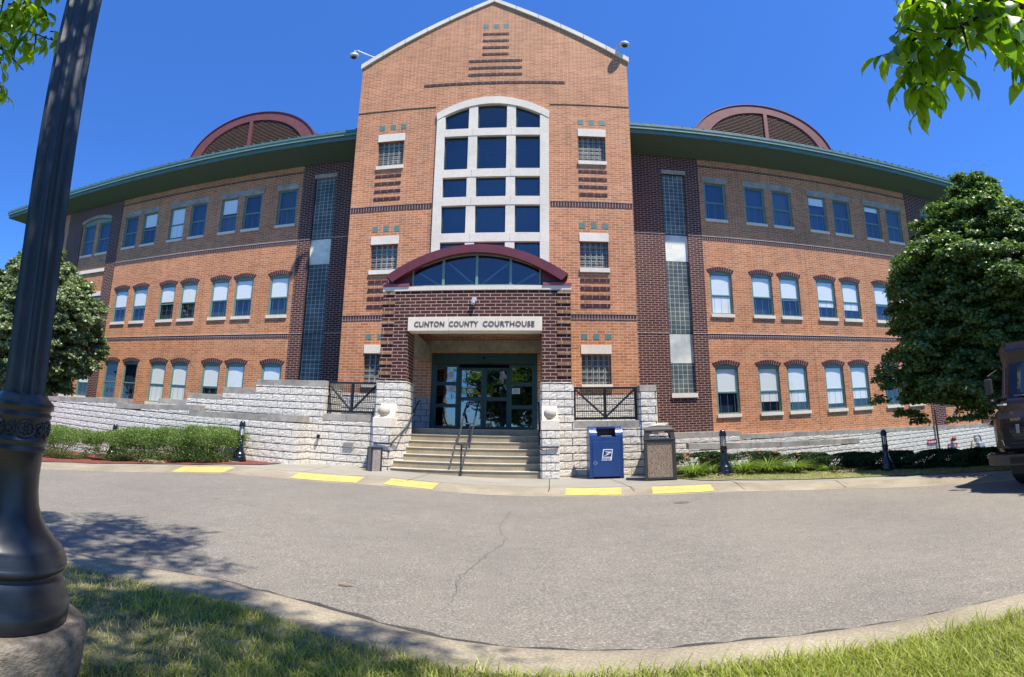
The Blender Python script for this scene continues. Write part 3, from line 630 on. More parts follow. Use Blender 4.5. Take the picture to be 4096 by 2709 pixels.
# eaves: sloping soffit, two-step fascia, standing seam roof
EX0, EX1, EY = -32.1, 28.95, WY-1.5
for x0, x1 in ((EX0, -6.9), (3.72, EX1)):
    L = x0 == EX0
    s = MB(); wx0 = -31.36 if L else x0; wx1 = x1 if L else 28.2
    s.add([(wx0, WY+.02, 16.30), (wx1, WY+.02, 16.30), (x1, EY+.02, 16.72), (x0, EY+.02, 16.72)], [(3,2,1,0)])
    ex, wx = (x0, wx0) if L else (x1, wx1)
    q = [(wx, WY, 16.30), (ex, EY+.02, 16.72), (ex, 38.7, 16.72), (wx, 38, 16.30)]; s.add(q, [(0,1,2,3)] if L else [(3,2,1,0)])
    s.build('soffit', SOFF, CH)
    f = MB(); f.box(x0, x1, EY-.02, EY+.06, 16.70, 16.94); f.build('fascia', TEALR, CH)
    g = MB(); g.box(x0-.04, x1+.04, EY-.12, EY+.02, 16.95, 17.13); g.build('gutter', TEAL, CH, bevel=.01)
    g = MB(); g.box(x0-.05, x1+.05, EY-.15, EY+.04, 17.135, 17.30); g.build('roof_edge_trim', TEALR, CH)
    if L: MB().box(x0-.04, x0+.04, EY, 38.7, 16.70, 17.3).build('side_fascia', TEALR, CH)
    else: MB().box(x1-.04, x1+.04, EY, 38.7, 16.70, 17.3).build('side_fascia', TEALR, CH)
    r = MB(); ry, rz = 29.5, 20.9; hx0 = x0+9.5 if L else x0; hx1 = x1 if L else x1-9.5
    r.add([(x0-.05, EY-.14, 17.31), (x1+.05, EY-.14, 17.31), (hx1, ry, rz), (hx0, ry, rz)], [(0,1,2,3)])
    if L: r.add([(x0-.05, EY-.14, 17.31), (hx0, ry, rz), (x0-.05, 38.9, 17.31)], [(0,1,2)])
    else: r.add([(x1+.05, EY-.14, 17.31), (x1+.05, 38.9, 17.31), (hx1, ry, rz)], [(0,1,2)])
    r.add([(x0-.05, 38.9, 17.31), (hx0, ry, rz), (hx1, ry, rz), (x1+.05, 38.9, 17.31)], [(0,1,2,3)])
    x = x0+.25
    while x < x1:                                           # standing seams
        t0 = 0; slope = (rz-17.31)/(ry-EY+.14); yl_ = ry
        if L and x < hx0: yl_ = EY-.14+(x-x0)/(hx0-x0)*(ry-EY)
        if not L and x > hx1: yl_ = EY-.14+(x1-x)/(x1-hx1)*(ry-EY)
        zt = 17.31+(yl_-EY+.14)*slope
        r.add([(x-.018, EY-.16, 17.30), (x+.018, EY-.16, 17.30), (x+.018, EY-.16, 17.375), (x-.018, EY-.16, 17.375), (x-.018, yl_, zt), (x+.018, yl_, zt), (x+.018, yl_, zt+.065), (x-.018, yl_, zt+.065)],
            [(0,1,2,3),(1,5,6,2),(3,2,6,7),(0,3,7,4)])
        x += .46
    r.build('standing_seam_roof', TEALR, CH)
# louvred half-round dormers
for cx, cz in ((-15.95,19.95),(12.7,19.85)):
    Ro, Ri = 4.35, 3.62; ZS = 1.0; n = 40; y0 = 24.5
    ang = [math.pi*i/n for i in range(n+1)]
    lo = [(cx-Ri*math.cos(a), cz+Ri*math.sin(a)*ZS) for a in ang]; hi = [(cx-Ro*math.cos(a), cz+Ro*math.sin(a)*ZS) for a in ang]
    d = MB().band(lo, hi, y0, y0+.3).build('round_dormer', DOMEM, CH)
    hb = [(cx-(Ro+.06)*math.cos(a), cz+(Ro+.06)*math.sin(a)*ZS) for a in ang]
    MB().band(hi, hb, y0-.05, y0+7).build('barrel_roof', MARO, d, smooth=False)
    MB().box(cx-.11, cx+.11, y0-.02, y0+.25, cz-1.5, cz+Ri*ZS+.02).build('centre_post', DOMEM, d)
    sl_ = MB(); z = cz-.6
    while z < cz+Ri*ZS-.08:
        hw = math.sqrt(max(Ri**2-(max(z-cz, 0)/ZS)**2, 0))
        for a, b in ((cx-hw, cx-.11), (cx+.11, cx+hw)):
            if b-a > .1: sl_.add([(a, y0+.06, z), (b, y0+.06, z), (b, y0+.20, z+.10), (a, y0+.20, z+.10), (a, y0+.06, z-.025), (b, y0+.06, z-.025), (b, y0+.20, z+.075), (a, y0+.20, z+.075)], [(0,1,2,3),(5,4,7,6),(4,5,1,0)])
        z += .135
    sl_.build('louvre_slats', LOUV, d)
    MB().prism([(cx-Ri*math.cos(a), cz+Ri*math.sin(a)*ZS) for a in ang]+[(cx+Ri, cz-1.5), (cx-Ri, cz-1.5)], y0+.24, y0+.27).build('louvre_backing', INT, d)
MB().tube([(13.15,25,24.2),(13.15,25,24.75)], .02, 5).build('lightning_rod', GREYI, CH)

# ---------------------------------------------------------------- tower
TX0, TX1, AX0, AX1 = -6.87, 3.67, -3.65, .585
mb = MB()
gl = [(a, b, z0, z1) for z0, z1 in ((13.61,15.09),(8.22,9.45),(3.3,4.54)) for a, b in ((-5.93,-4.9),(1.69,2.71))]
GC, GZ, PZ = -1.6, 20.55, 26.05
wall_with(mb, TX0, TX1, LZ, GZ, TY, gl+[(AX0+.02, AX1-.02, 7.4, 17.35, 1.0), (-3.46,.18,1.45,4.57)], .2)
mb.add([(TX0, TY, GZ), (TX1, TY, GZ), (GC, TY, PZ)], [(0,1,2)])
mb.quad((TX0, WY, LZ), (TX0, TY, LZ), (TX0, TY, GZ), (TX0, WY, GZ)); mb.quad((TX1, TY, LZ), (TX1, WY+4, LZ), (TX1, WY+4, GZ), (TX1, TY, GZ)); mb.quad((TX0, WY+4, 16), (TX0, WY, 16), (TX0, WY, GZ), (TX0, WY+4, GZ))
mb.build('tower_wall', TAN, CH)
MB().add([(TX0-.1, TY+.1, GZ+.1), (GC, TY+.1, PZ+.1), (GC, 30, PZ+.1), (TX0-.1, 30, GZ+.1), (TX1+.1, TY+.1, GZ+.1), (TX1+.1, 30, GZ+.1)], [(0,1,2,3),(1,4,5,2)]).build('tower_roof', TEALR, CH)
# gable coping in stone pieces
for sx in (-1, 1):
    xe = TX0-.07 if sx < 0 else TX1+.09; n = 6; cp = MB()
    for i in range(n):
        t0, t1 = i/n+.002, (i+1)/n-.002
        xa, xb = xe+(GC-xe)*t0, xe+(GC-xe)*t1; za, zb = 20.50+(26.02-20.50)*t0, 20.50+(26.02-20.50)*t1
        cp.prism([(xa, za), (xb, zb), (xb, zb+.37), (xa, za+.37)], TY-.10, TY+.35)
    cp.build('gable_coping', LIME, CH)
# arched atrium window
fr = MB(); y0, y1 = TY-.07, TY+.2
Zs = [(15.09,15.55),(12.70,13.14),(11.20,11.64),(9.40,9.83)]
for a, b in ((AX0, -3.33), (.255, AX1)): fr.box(a, b, y0, y1, 7.3, 16.35)
for a, b in ((-2.43,-2.09),(-.99,-.65)):
    zs = [7.3]+[z for p in reversed(Zs) for z in p]+[17.05]
    for k in range(0, len(zs), 2): fr.box(a, b, y0+.02, y1-.02, zs[k]+.003, zs[k+1]-.003)
for z0, z1 in Zs:
    for a, b in ((-3.328,-2.263),(-2.257,-.823),(-.817,.252)): fr.box(a, b, y0+.004, y1, z0, z1)
n = 16; hw = (AX1-AX0)/2; cx = (AX0+AX1)/2
arc = lambda h, base, ww: [(cx-ww+2*ww*i/n, base+h*(1-(2*i/n-1)**2)) for i in range(n+1)]
fr.band(arc(.98, 16.17, hw), arc(1.02, 16.62, hw+.03), y0-.02, y1)
fr.build('atrium_window_surround', LIME, CH, bevel=.008)
rows = [(7.3,9.40),(9.83,11.20),(11.64,12.70),(13.14,15.09)]
for ca, cb in ((-3.33,-2.43),(-2.09,-.99),(-.65,.255)):
    for z0, z1 in rows+[(15.55, None)]:
        f = MB(); fw = .05
        if z1 is None:
            m = 6; top = [(ca+(cb-ca)*i/m, 16.17+.98*(1-((ca+(cb-ca)*i/m-cx)/hw)**2)) for i in range(m+1)]
            f.band([(p[0], p[1]-.09) for p in top], [(p[0], p[1]-.02) for p in top], TY+.08, TY+.14); f.box(ca, ca+fw, TY+.08, TY+.14, z0, top[0][1]-.05); f.box(cb-fw, cb, TY+.08, TY+.14, z0, top[-1][1]-.05); f.box(ca+fw, cb-fw, TY+.08, TY+.14, z0, z0+fw)
            o = f.build('window', TEALD, CH); MB().add([(p[0], TY+.12, z0) for p in top]+[(p[0], TY+.12, p[1]-.05) for p in top], [(i, i+1, m+2+i, m+1+i) for i in range(m)]).build('pane', PANEB, o)
        else:
            f.box(ca, ca+fw, TY+.08, TY+.14, z0, z1); f.box(cb-fw, cb, TY+.08, TY+.14, z0, z1); f.box(ca+fw, cb-fw, TY+.08, TY+.14, z0, z0+fw); f.box(ca+fw, cb-fw, TY+.08, TY+.14, z1-fw, z1)
            o = f.build('window', TEALD, CH); MB().quad((ca+fw, TY+.12, z0+fw), (cb-fw, TY+.12, z0+fw), (cb-fw, TY+.12, z1-fw), (ca+fw, TY+.12, z1-fw)).build('pane', PANEB, o)
# atrium room behind: ceiling, back wall, dark floor, two round lamps
rm = MB(); rm.quad((AX0, 20.6, 6.5), (AX1, 20.6, 6.5), (AX1, 20.6, 17.6), (AX0, 20.6, 17.6)); rm.quad((AX0, TY+.2, 17.5), (AX0, 23, 17.5), (AX1, 23, 17.5), (AX1, TY+.2, 17.5))
rm.quad((AX0, TY+.2, 6.5), (AX0, 23, 6.5), (AX0, 23, 17.6), (AX0, TY+.2, 17.6)); rm.quad((AX1, 23, 6.5), (AX1, TY+.2, 6.5), (AX1, TY+.2, 17.6), (AX1, 23, 17.6)); rm.build('atrium_room', ATR, CH)
for x in (-1.72,-1.05): MB().lathe([(.02,.0),(.16,.03),(.12,.08),(.02,.18)], (x, 19.6, 14.9), 14).build('atrium_lamp', LIME2, CH)
# small glass-block windows, lintels, sills, stripes, tiles
for z0, z1, lt in ((13.61,15.09,15.55),(8.22,9.45,9.85),(3.3,4.54,4.9)):
    for a, b in ((-5.93,-4.9),(1.69,2.71)):
        o = MB().box(a, b, TY+.15, TY+.2, z0, z1).build('glass_block_window', GBLK, CH)
        MB().box(a-.02, b+.02, TY-.03, TY+.14, z1+.001, lt).build('lintel', LIME, o, bevel=.005); MB().box(a-.02, b+.03, TY-.07, TY+.14, z0-.2, z0-.001).build('sill', LIME, o, bevel=.005)
        tj = MB()
        n_ = 6 if z1-z0 > 1.4 else 5
        for i in range(1, 5): tj.box(a+(b-a)*i/5-.012, a+(b-a)*i/5+.012, TY+.128, TY+.155, z0, z1-.05)
        for i in range(1, n_): zz = z0+(z1-z0)*i/n_; tj.box(a, b, TY+.13, TY+.155, zz-.01, zz+.01)
        tj.build('glass_block_joints', LIME2, o)
for tops in ((13.11,12.69,12.28,11.86),(7.75,7.385,7.01,6.65)):
    for a, b in ((-5.96,-4.93),(1.69,2.73)):
        for t in tops: MB().box(a, b, TY-.022, TY+.05, t-.15, t).build('brick_stripe', STRI, CH)
for t in (22.88,22.27,21.67,21.09): MB().box(-2.0, -.97, TY-.022, TY+.05, t-.18, t).build('brick_stripe', STRI, CH)
for t in (20.53,19.97,19.43): MB().box(-2.51, -.44, TY-.022, TY+.05, t-.17, t).build('brick_stripe', STRI, CH)
MB().box(-4.24, 1.22, TY-.022, TY+.05, 18.63, 18.80).build('brick_stripe', STRI, CH)
for z0, z1, xs_ in ((15.83,16.14,(-5.91,-5.48,-5.07,1.68,2.1,2.52)),(10.08,10.35,(-5.91,-5.49,-5.08,1.68,2.1,2.52)),(5.14,5.37,(-5.9,-5.47,-5.05,1.69,2.11,2.53)),(23.33,23.73,(-2.0,-1.59,-1.18))):
    for x in xs_: MB().box(x, x+.205, TY-.008, TY+.05, z0, z1).build('teal_tile', SQ, CH)
for a, b in ((TX0+.003, AX0-.06), (AX1+.06, TX1-.003)):
    MB().box(a, b, TY-.012, TY+.05, 11.13, 11.39).build('soldier_course', SOLD, CH); MB().box(a, b, TY-.012, TY+.05, 5.95, 6.18).build('soldier_course', SOLD, CH)
    for z in (17.12, 11.40, 6.19): MB().box(a, b, TY-.025, TY+.05, z, z+.02).build('drip_flashing', TEALD if z > 17 else LIME2, CH)

# ---------------------------------------------------------------- entrance portico
PX0, PX1, PI0, PI1 = -4.28, 1.07, -3.50, .27; PD = 15.5
for a, b in ((PX0, PI0), (PI1, PX1)): MB().box(a, b, PY, PD, 3.03, 6.10).build('pier_brickwork', DARK, CH)
MB().box(PI0, PI1, PY+.003, PY+.5, 5.17, 6.10).build('portico_brickwork', DARK, CH)
MB().box(PX0, PX0+.45, PD, TY-.02, 4.85, 6.1).build('side_brickwork', DARK, CH); MB().box(PX1-.45, PX1, PD, TY-.02, 4.85, 6.1).build('side_brickwork', DARK, CH)
MB().box(PI0+.01, PI1-.01, PY+.5, TY, 5.25, 5.35).build('portico_ceiling', LIME2, CH)
for a, b in ((PX0-.02, PI0+.0), (PI1-.0, PX1+.02)):
    st, jt = MB(), MB()
    stone_front(st, jt, (a, PY-.02), (b, PY-.02), -.2, 3.02, 3.02, seed=51); stone_front(st, jt, (b, PY-.02), (b, PD), -.2, 3.02, 3.02, seed=52); stone_front(st, jt, (a, PD), (a, PY-.02), -.2, 3.02, 3.02, seed=53)
    jt.quad((a, PY-.02, 3.02), (b, PY-.02, 3.02), (b, PD, 3.02), (a, PD, 3.02))
    st.build('pier_stone_blocks', STONE, CH); jt.build('pier_mortar_shade', JOINT, CH)
for a, b in ((PX0-.008, PX0+.36), (PX1-.38, PX1+.008)):
    for k in range(9): z = 5.985-k*.345; MB().box(a, (a+b)/2-.004, PY-.03, PY+.12, z, z+.112).box((a+b)/2+.004, b, PY-.03, PY+.12, z, z+.112).build('buff_brick_quoin', PTAN, CH)
sgn = MB()
for a, b in ((PI0-.0, -2.34), (-2.335, -.96), (-.955, PI1-.0)): sgn.box(a, b, PY-.05, PY+.46, 4.70, 5.168)
o = sgn.build('sign_lintel', LIME, CH, bevel=.004)
BRONZE = paint_mat('bronze_letters', (.17,.12,.07), .45, .5, .3, var=.3, scale=8)
for tx, xa, wd in (('CLINTON', -3.31, .86), ('COUNTY', -2.32, .82), ('COURTHOUSE', -1.37, 1.43)): text_wall('sign_lettering', tx, xa, 4.835, wd, .18, PY-.052, BRONZE, o, bold=.014, depth=.012, spacing=1.05)
cp = MB()
for a, b in ((PX0-.02, PI0), (PI0+.004, PI1-.004), (PI1, PX1+.02)): cp.box(a, b, PY-.03, PY+.5, 6.103, 6.25)
cp.build('portico_stone_cap', LIME, CH)
for a, b in ((PX0-.03, PI0-.02), (PI1+.02, PX1+.03)):
    mb = MB(); mb.prism([(a, 6.253), (b, 6.253), (b, 6.34), (a, 6.34)], PY-.06, PY+.3); mb.add([(a, PY-.06, 6.34), (b, PY-.06, 6.34), (b, PY+.14, 6.46), (a, PY+.14, 6.46)], [(0,1,2,3)])
    mb.build('pier_cap_flashing', MAROL, CH)
# arched roof
n = 28; cx = -1.6; hw = 2.60; ry = PY-.15
top = []; bot = []
for i in range(n+1):
    t = 2*i/n-1; x = cx+hw*t; z = 6.63+1.08*(1-abs(t)**2.0); nx, nz = 2*1.08*t/hw, 1; l = math.hypot(nx, nz); top.append((x, z)); bot.append((x-nx/l*.30, z-nz/l*.30))
MB().band(bot, top, ry, ry+.08).build('arched_fascia', MARO, CH)
MB().band([(p[0]*.999, p[1]-.06) for p in top], [(p[0], p[1]-.004) for p in top], ry+.08, TY).build('arched_roof', MARO, CH)
MB().band([(b[0], b[1]+.03) for b in bot], [(b[0], b[1]+.06) for b in bot], ry+.08, PY+.16).build('arched_roof_soffit', MARO, CH)
# maroon spandrels beside the glass
zz = lambda x: 6.63+1.08*(1-((x-cx)/hw)**2)-.28
for a, b in ((PX0+.12, PI0+.02), (PI1-.02, PX1-.12)):
    sp = MB(); m = 5; sp.band([(a+(b-a)*i/m, 6.30) for i in range(m+1)], [(a+(b-a)*i/m, max(zz(a+(b-a)*i/m)+.1, 6.31)) for i in range(m+1)], PY+.12, PY+.16)
    sp.build('portico_spandrel', MARO, CH)
tf = MB(); yg = PY+.08; gx0, gx1 = PI0+.04, PI1-.04
bars = [gx0, -2.55, -1.585, -.62, gx1]
for i, x in enumerate(bars): tf.box(x-.035 if i else x, x+.035 if i < 4 else x, yg, yg+.1, 6.252, zz(x)+.06)
tf.box(gx0, gx1, yg+.003, yg+.097, 6.252, 6.32)
m = 20; tf.band([(gx0+(gx1-gx0)*i/m, zz(gx0+(gx1-gx0)*i/m)-.03) for i in range(m+1)], [(gx0+(gx1-gx0)*i/m, zz(gx0+(gx1-gx0)*i/m)+.05) for i in range(m+1)], yg+.004, yg+.096)
o = tf.build('arched_transom', TEAL, CH)
MB().add([(gx0+(gx1-gx0)*i/m, yg+.05, 6.3) for i in range(m+1)]+[(gx0+(gx1-gx0)*i/m, yg+.05, zz(gx0+(gx1-gx0)*i/m)) for i in range(m+1)], [(i, i+1, m+2+i, m+1+i) for i in range(m)]).build('pane', PANEB, o)
for (xa, za), (xb, zb) in (((-3.3,6.85),(-2.65,6.35)),((-2.45,7.2),(-1.65,6.35)),((-1.5,6.35),(-.7,7.15)),((-.5,6.35),(.1,6.8))): MB().tube([(xa, yg+.22, za), (xb, yg+.22, zb)], .03, 6).build('diagonal_brace', TEAL, o)
MB().box(PX0+.2, PX1-.2, TY-.3, TY-.25, 6.2, 7.6).build('transom_room', ATR, o)
# inside the portico: stone band, doors
MB().box(-3.9, PI1+.3, TY-.05, TY+.05, 4.63, 5.08).build('inner_stone_band', LIME2, CH)
for a, b in ((PI0-.35, PI0+.0), (PI1-.0, PI1+.35)): MB().box(a, b, PD+.005, TY-.02, 4.2, 4.84).build('side_stone_beam', LIME2, CH)
st, jt = MB(), MB(); G1 = speck_mat('smooth_grey_block', (.42,.41,.39), (.52,.51,.49), 12)
SBM = (brick_mat('smooth_block', (.46,.45,.43), (.40,.39,.37), (.10,.10,.10), bw=.4, bh=.247, mort=.012, zoff=-1.5))
for a, b in ((-4.58,-3.47),(.19,1.28)): MB().box(a, b, TY-.03, TY+.01, 1.5, 2.72).build('smooth_block_base', SBM, CH)

for a, b in ((TX0, -4.6), (1.3, TX1)):
    st, jt = MB(), MB(); stone_front(st, jt, (a, TY-.04), (b, TY-.04), 1.5, 2.85, 2.85, seed=91); st.build('stone_base_blocks', STONE, CH); jt.build('stone_base_mortar_shade', JOINT, CH)

# doors
D = MB(); y0, y1 = TY+.02, TY+.12; dx = [-3.46, -2.51, -1.64, -.78, .18]
D.box(-3.46, .18, y0, y1+.05, 4.12, 4.57)
for x, w_ in ((-3.42,.07),(.11,.07)): D.box(x-.04, x+w_, y0, y1, 1.5, 4.12)
o = D.build('door_header_frame', TEALD, CH)
def leaf(name, a, b, y, z0, z1, rails, st_=.09):
    f = MB(); f.box(a, a+st_, y, y+.05, z0, z1); f.box(b-st_, b, y, y+.05, z0, z1)
    zz = [(z0, z0+.10)]+[(r-.075, r+.075) for r in rails]+[(z1-.10, z1)]
    for p, q in zz: f.box(a+st_, b-st_, y+.002, y+.048, p, q)
    d = f.build(name, TEALD, CH)
    for (p, q), (r, s) in zip(zz, zz[1:]): MB().quad((a+st_, y+.03, q), (b-st_, y+.03, q), (b-st_, y+.03, r), (a+st_, y+.03, r)).build('pane', PANED, d)
    return d
dl = leaf('side_panel', -3.36, -2.50, TY+.03, 1.52, 4.10, [2.43, 3.32])
dr = leaf('side_panel', -.78, .09, TY+.03, 1.52, 4.10, [2.40, 3.31])
d1 = leaf('sliding_door', -2.50, -1.645, TY+.09, 1.52, 3.98, [2.72]); d2 = leaf('sliding_door', -1.635, -.78, TY+.09, 1.52, 3.98, [2.72])
MB().sphere((-1.64, TY-.0, 4.36), .055, 12, 8).box(-1.92, -1.36, TY-.0, TY+.02, 4.14, 4.175).build('door_sensor', BLACKI, o)
WHT = M('white_paper', .8, .2, col=(.62,.65,.68))[0]; WHL = M('white_lettering', .6, .3, col=(.75,.77,.78))[0]; INK = M('printed_ink', .8, .2, col=(.06,.07,.09))[0]; RED = M('red_print', .6, .3, col=(.45,.03,.04))[0]
def paper(a, z0, w_, h, y, par, lines=6):
    p = MB().box(a, a+w_, y-.004, y, z0, z0+h).build('posted_notice', WHT, par); l = MB()
    for i in range(lines):
        zz = z0+h-.03-(h-.06)*i/lines; k = (.25, .9, .55, .85, .7, .35)[i % 6]; l.box(a+w_*(.5-k/2*.85), a+w_*(.5+k/2*.85), y-.007, y-.0045, zz-.012, zz)
    l.build('printed_lines', INK, par); return p
paper(-2.87, 3.52, .19, .30, TY+.055, dl); paper(-2.87, 2.98, .24, .24, TY+.055, dl, 4); paper(-.68, 2.93, .27, .23, TY+.055, dr, 5)
text_wall('notice_lettering', 'NOTICE!', -2.30, 3.16, .38, .07, TY+.108, WHL, d1, .02, .002)
l = MB()
for i, k in enumerate((.5,.6,.75,.75,.62)): l.box(-2.12-k*.17, -2.12+k*.17, TY+.105, TY+.108, 3.10-i*.035, 3.115-i*.035)
l.build('notice_small_print', WHL, d1)
for x, par in ((-1.78, d1), (-1.47, d2)):
    MB().lathe([(.035,0),(.045,.001),(.045,.002),(.035,.003)], (0,0,0), 20).mesh
    ring = MB()
    for i in range(16):
        a, b = 2*math.pi*i/16, 2*math.pi*(i+1)/16
        ring.quad((x+.034*math.cos(a), TY+.107, 2.93+.034*math.sin(a)), (x+.034*math.cos(b), TY+.107, 2.93+.034*math.sin(b)), (x+.046*math.cos(b), TY+.107, 2.93+.046*math.sin(b)), (x+.046*math.cos(a), TY+.107, 2.93+.046*math.sin(a)))
    ring.box(x-.03, x+.03, TY+.104, TY+.108, 2.922, 2.935); ring.build('no_smoking_sign', RED, par)
    MB().box(x-.06, x+.06, TY+.104, TY+.108, 2.845, 2.86).box(x-.05, x+.05, TY+.104, TY+.108, 2.81, 2.825).build('no_smoking_text', WHL, par)
MB().box(-3.5, .25, TY+.9, TY+.95, 1.5, 4.6).build('lobby_back', INT, o)
MB().box(-1.72, -1.60, PY-.0-.06, PY+.02, 5.60, 5.74).build('portico_light', WHL, CH)

# ================================================================ entrance steps and landing
STR = empty('entrance_steps', (-1.73, 14.0, 0), 0, 'seven broad concrete steps rising to the glass entrance doors', 'steps')
sx0, sx1 = -3.72, .27
for k in range(7):
    yk = 14.02+.3*k; z = 1.5*(k+1)/7; ye = yk+.3 if k < 6 else 18.2
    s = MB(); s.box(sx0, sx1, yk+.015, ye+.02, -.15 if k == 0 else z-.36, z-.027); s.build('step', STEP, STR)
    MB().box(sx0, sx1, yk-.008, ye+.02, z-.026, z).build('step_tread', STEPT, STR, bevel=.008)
MB().box(-5.9, sx0-.002, 15.3, 18.15, 1.3, 1.5).build('landing_slab', STEPT, STR); MB().box(sx1+.002, 3.3, 15.3, 18.15, 1.3, 1.5).build('landing_slab', STEPT, STR)
# stone below the landing with grey coping (under the black railings)
stone_wall('stone_wall', 'white stone landing wall with grey coping left of the steps, below the left railing', [((-6.12,14.77),(PX0,14.77),-.3,1.60,1.62)], [((-6.12,14.77),(PX0-.02,14.77),1.855,1.88,.235,.5)], 61)
stone_wall('stone_wall', 'white stone landing wall with grey coping behind the blue mailbox, below the right railing', [((PX1,14.77),(2.99,14.77),-.3,1.53,1.53)], [((PX1+.02,14.77),(2.99,14.77),1.785,1.775,.24,.5,.03,1.0)], 62)
stone_wall('stone_pier', 'short white stone pier with grey cap at the right end of the right railing', [((2.99,14.72),(3.42,14.72),-.3,2.70,2.70),((3.42,14.72),(3.42,15.3),-.3,2.7,2.7),((2.99,15.3),(2.99,14.72),-.3,2.7,2.7)], [((2.96,14.72),(3.45,14.72),2.93,2.93,.21,.6)], 63, 'pier')
# ball plinths on the cheek walls
for xa, xb, lab in ((-4.15,-3.70,'pale stone ball on a sloping limestone plinth left of the steps'), (.26,.67,'pale stone ball on a sloping limestone plinth right of the steps')):
    P_ = empty('ball_plinth', ((xa+xb)/2, 14.1, 0), 0, lab, 'stone plinth', 'ball plinths flanking the steps'); P_['group'] = 'ball plinths flanking the entrance steps'
    st, jt = MB(), MB(); stone_front(st, jt, (xa, 13.95), (xb, 13.95), -.2, 1.49, 1.49, blk=.22, seed=71); stone_front(st, jt, (xb, 13.95), (xb, 14.6), -.2, 1.49, 1.49, blk=.3, seed=72); stone_front(st, jt, (xa, 14.6), (xa, 13.95), -.2, 1.49, 1.49, blk=.3, seed=73)
    st.build('stone_blocks', STONE, P_); jt.build('mortar_and_rim_shade', JOINT, P_)
    mb = MB(); mb.box(xa-.03, xb+.03, 13.91, 14.58, 1.492, 1.79)
    mb.add([(xa, 13.95, 1.79), (xb, 13.95, 1.79), (xb, 13.95, 1.83), (xa, 13.95, 1.83), (xa, 14.28, 1.79), (xb, 14.28, 1.79), (xb, 14.28, 1.83), (xa, 14.28, 1.83), (xb, 14.58, 1.79), (xa, 14.58, 1.79), (xb, 14.58, 2.31), (xa, 14.58, 2.31)],
        [(0,1,2,3),(1,5,6,2),(3,2,6,7),(0,3,7,4),(7,6,10,11),(5,8,10,6),(4,7,11,9),(8,9,11,10)])
    mb.build('limestone_cap', LIME, P_, bevel=.01); MB().sphere(((xa+xb)/2, 14.06, 2.0), .170, 28, 18, 1.08).build('stone_ball', BALLM, P_, smooth=True)
# hand rails
HR = empty('handrail', (-1.75, 14.0, 0), 0, 'double black pipe handrail standing in the middle of the steps', 'handrail')
mb = MB()
for x in (-1.93, -1.60): mb.tube([(x, 13.98, 1.03), (x, 14.08, 1.02), (x, 16.05, 2.42), (x, 16.35, 2.46)], .025, 8)
mb.tube([(-1.93, 13.98, 1.03), (-1.80, 13.93, 1.03), (-1.60, 13.98, 1.03)], .025, 8); mb.tube([(-1.93, 16.35, 2.46), (-1.60, 16.35, 2.46)], .028, 8); mb.build('rail', GREYI, HR)
mb = MB(); mb.tube([(-1.80, 14.0, 0), (-1.80, 14.0, 1.02)], .024, 8); mb.build('post', GREYI, HR)
mb = MB(); mb.tube([(-1.72, 15.05, .62), (-1.72, 15.05, 1.68)], .024, 8); mb.tube([(-1.93, 15.05, 1.70), (-1.72, 15.05, 1.67), (-1.60, 15.05, 1.70)], .018, 6); mb.build('post', GREYI, HR)
for x, lab in ((-3.63, 'sloping dark handrail along the left edge of the steps'), (.20, 'sloping dark handrail along the right edge of the steps')):
    h = empty('handrail', (x, 14.1, 0), 0, lab, 'handrail', 'handrails on the cheek walls')
    s = -1 if x < -2 else 1
    xi = -3.41 if s < 0 else x
    MB().tube([(x+s*.48, 13.88, .98), (x, 13.86, .97), (x, 14.02, 1.03), (xi, 14.75, 1.55), (xi, 16.0, 2.45), (xi-s*.02, 16.2, 2.47)], .028, 8).build('rail', GREYI, h)
    for y, z in ((13.9, 1.0), (15.1, 1.80), (15.95, 2.40)): MB().tube([(x if y < 14.5 else xi, y, z-.02), (x if y < 14.5 else xi, y, z-.09), ((x if y < 14.5 else xi)+s*.08, y, z-.12)], .016, 6).build('bracket', BLACKI, h)
# mesh railings
def railing(x0, x1, y, z0, z1, lab):
    r = empty('mesh_railing', ((x0+x1)/2, y, z0), 0, lab, 'railing', 'black mesh railings beside the steps')
    f = MB(); t = .075; xm = (x0+x1)/2; tt = .055
    f.box(x0, x0+t, y, y+.06, z0, z1); f.box(x1-t, x1, y, y+.06, z0, z1); f.box(x0+t, x1-t, y, y+.06, z1-t, z1); f.box(x0+t, x1-t, y, y+.06, z0+.02, z0+.02+t); f.box(xm-.035, xm+.035, y, y+.06, z0+.02+t, z1-t)
    f.build('frame', BLACKI, r)
    b = MB(); b.tube([(x0+t, y+.02, z1-t-.02), (xm-.02, y+.02, z0+.12)], tt*.62, 6).tube([(x1-t, y+.02, z1-t-.02), (xm+.02, y+.02, z0+.12)], tt*.62, 6).build('diagonal_brace', BLACKI, r)
    m = MB(); x = x0+t; w_ = .006
    while x < x1-t: m.box(x-w_, x+w_, y+.045, y+.052, z0+.1, z1-t); x += .06
    z = z0+.1
    while z < z1-t: m.box(x0+t, x1-t, y+.046, y+.053, z-w_, z+w_); z += .06
    m.build('wire_mesh', BLACKI, r)
railing(-5.98, -4.36, 14.95, 1.90, 3.0, 'black framed wire mesh railing on the wall left of the steps')
railing(1.13, 2.93, 14.95, 1.80, 2.90, 'black framed wire mesh railing on the wall above the blue mailbox')
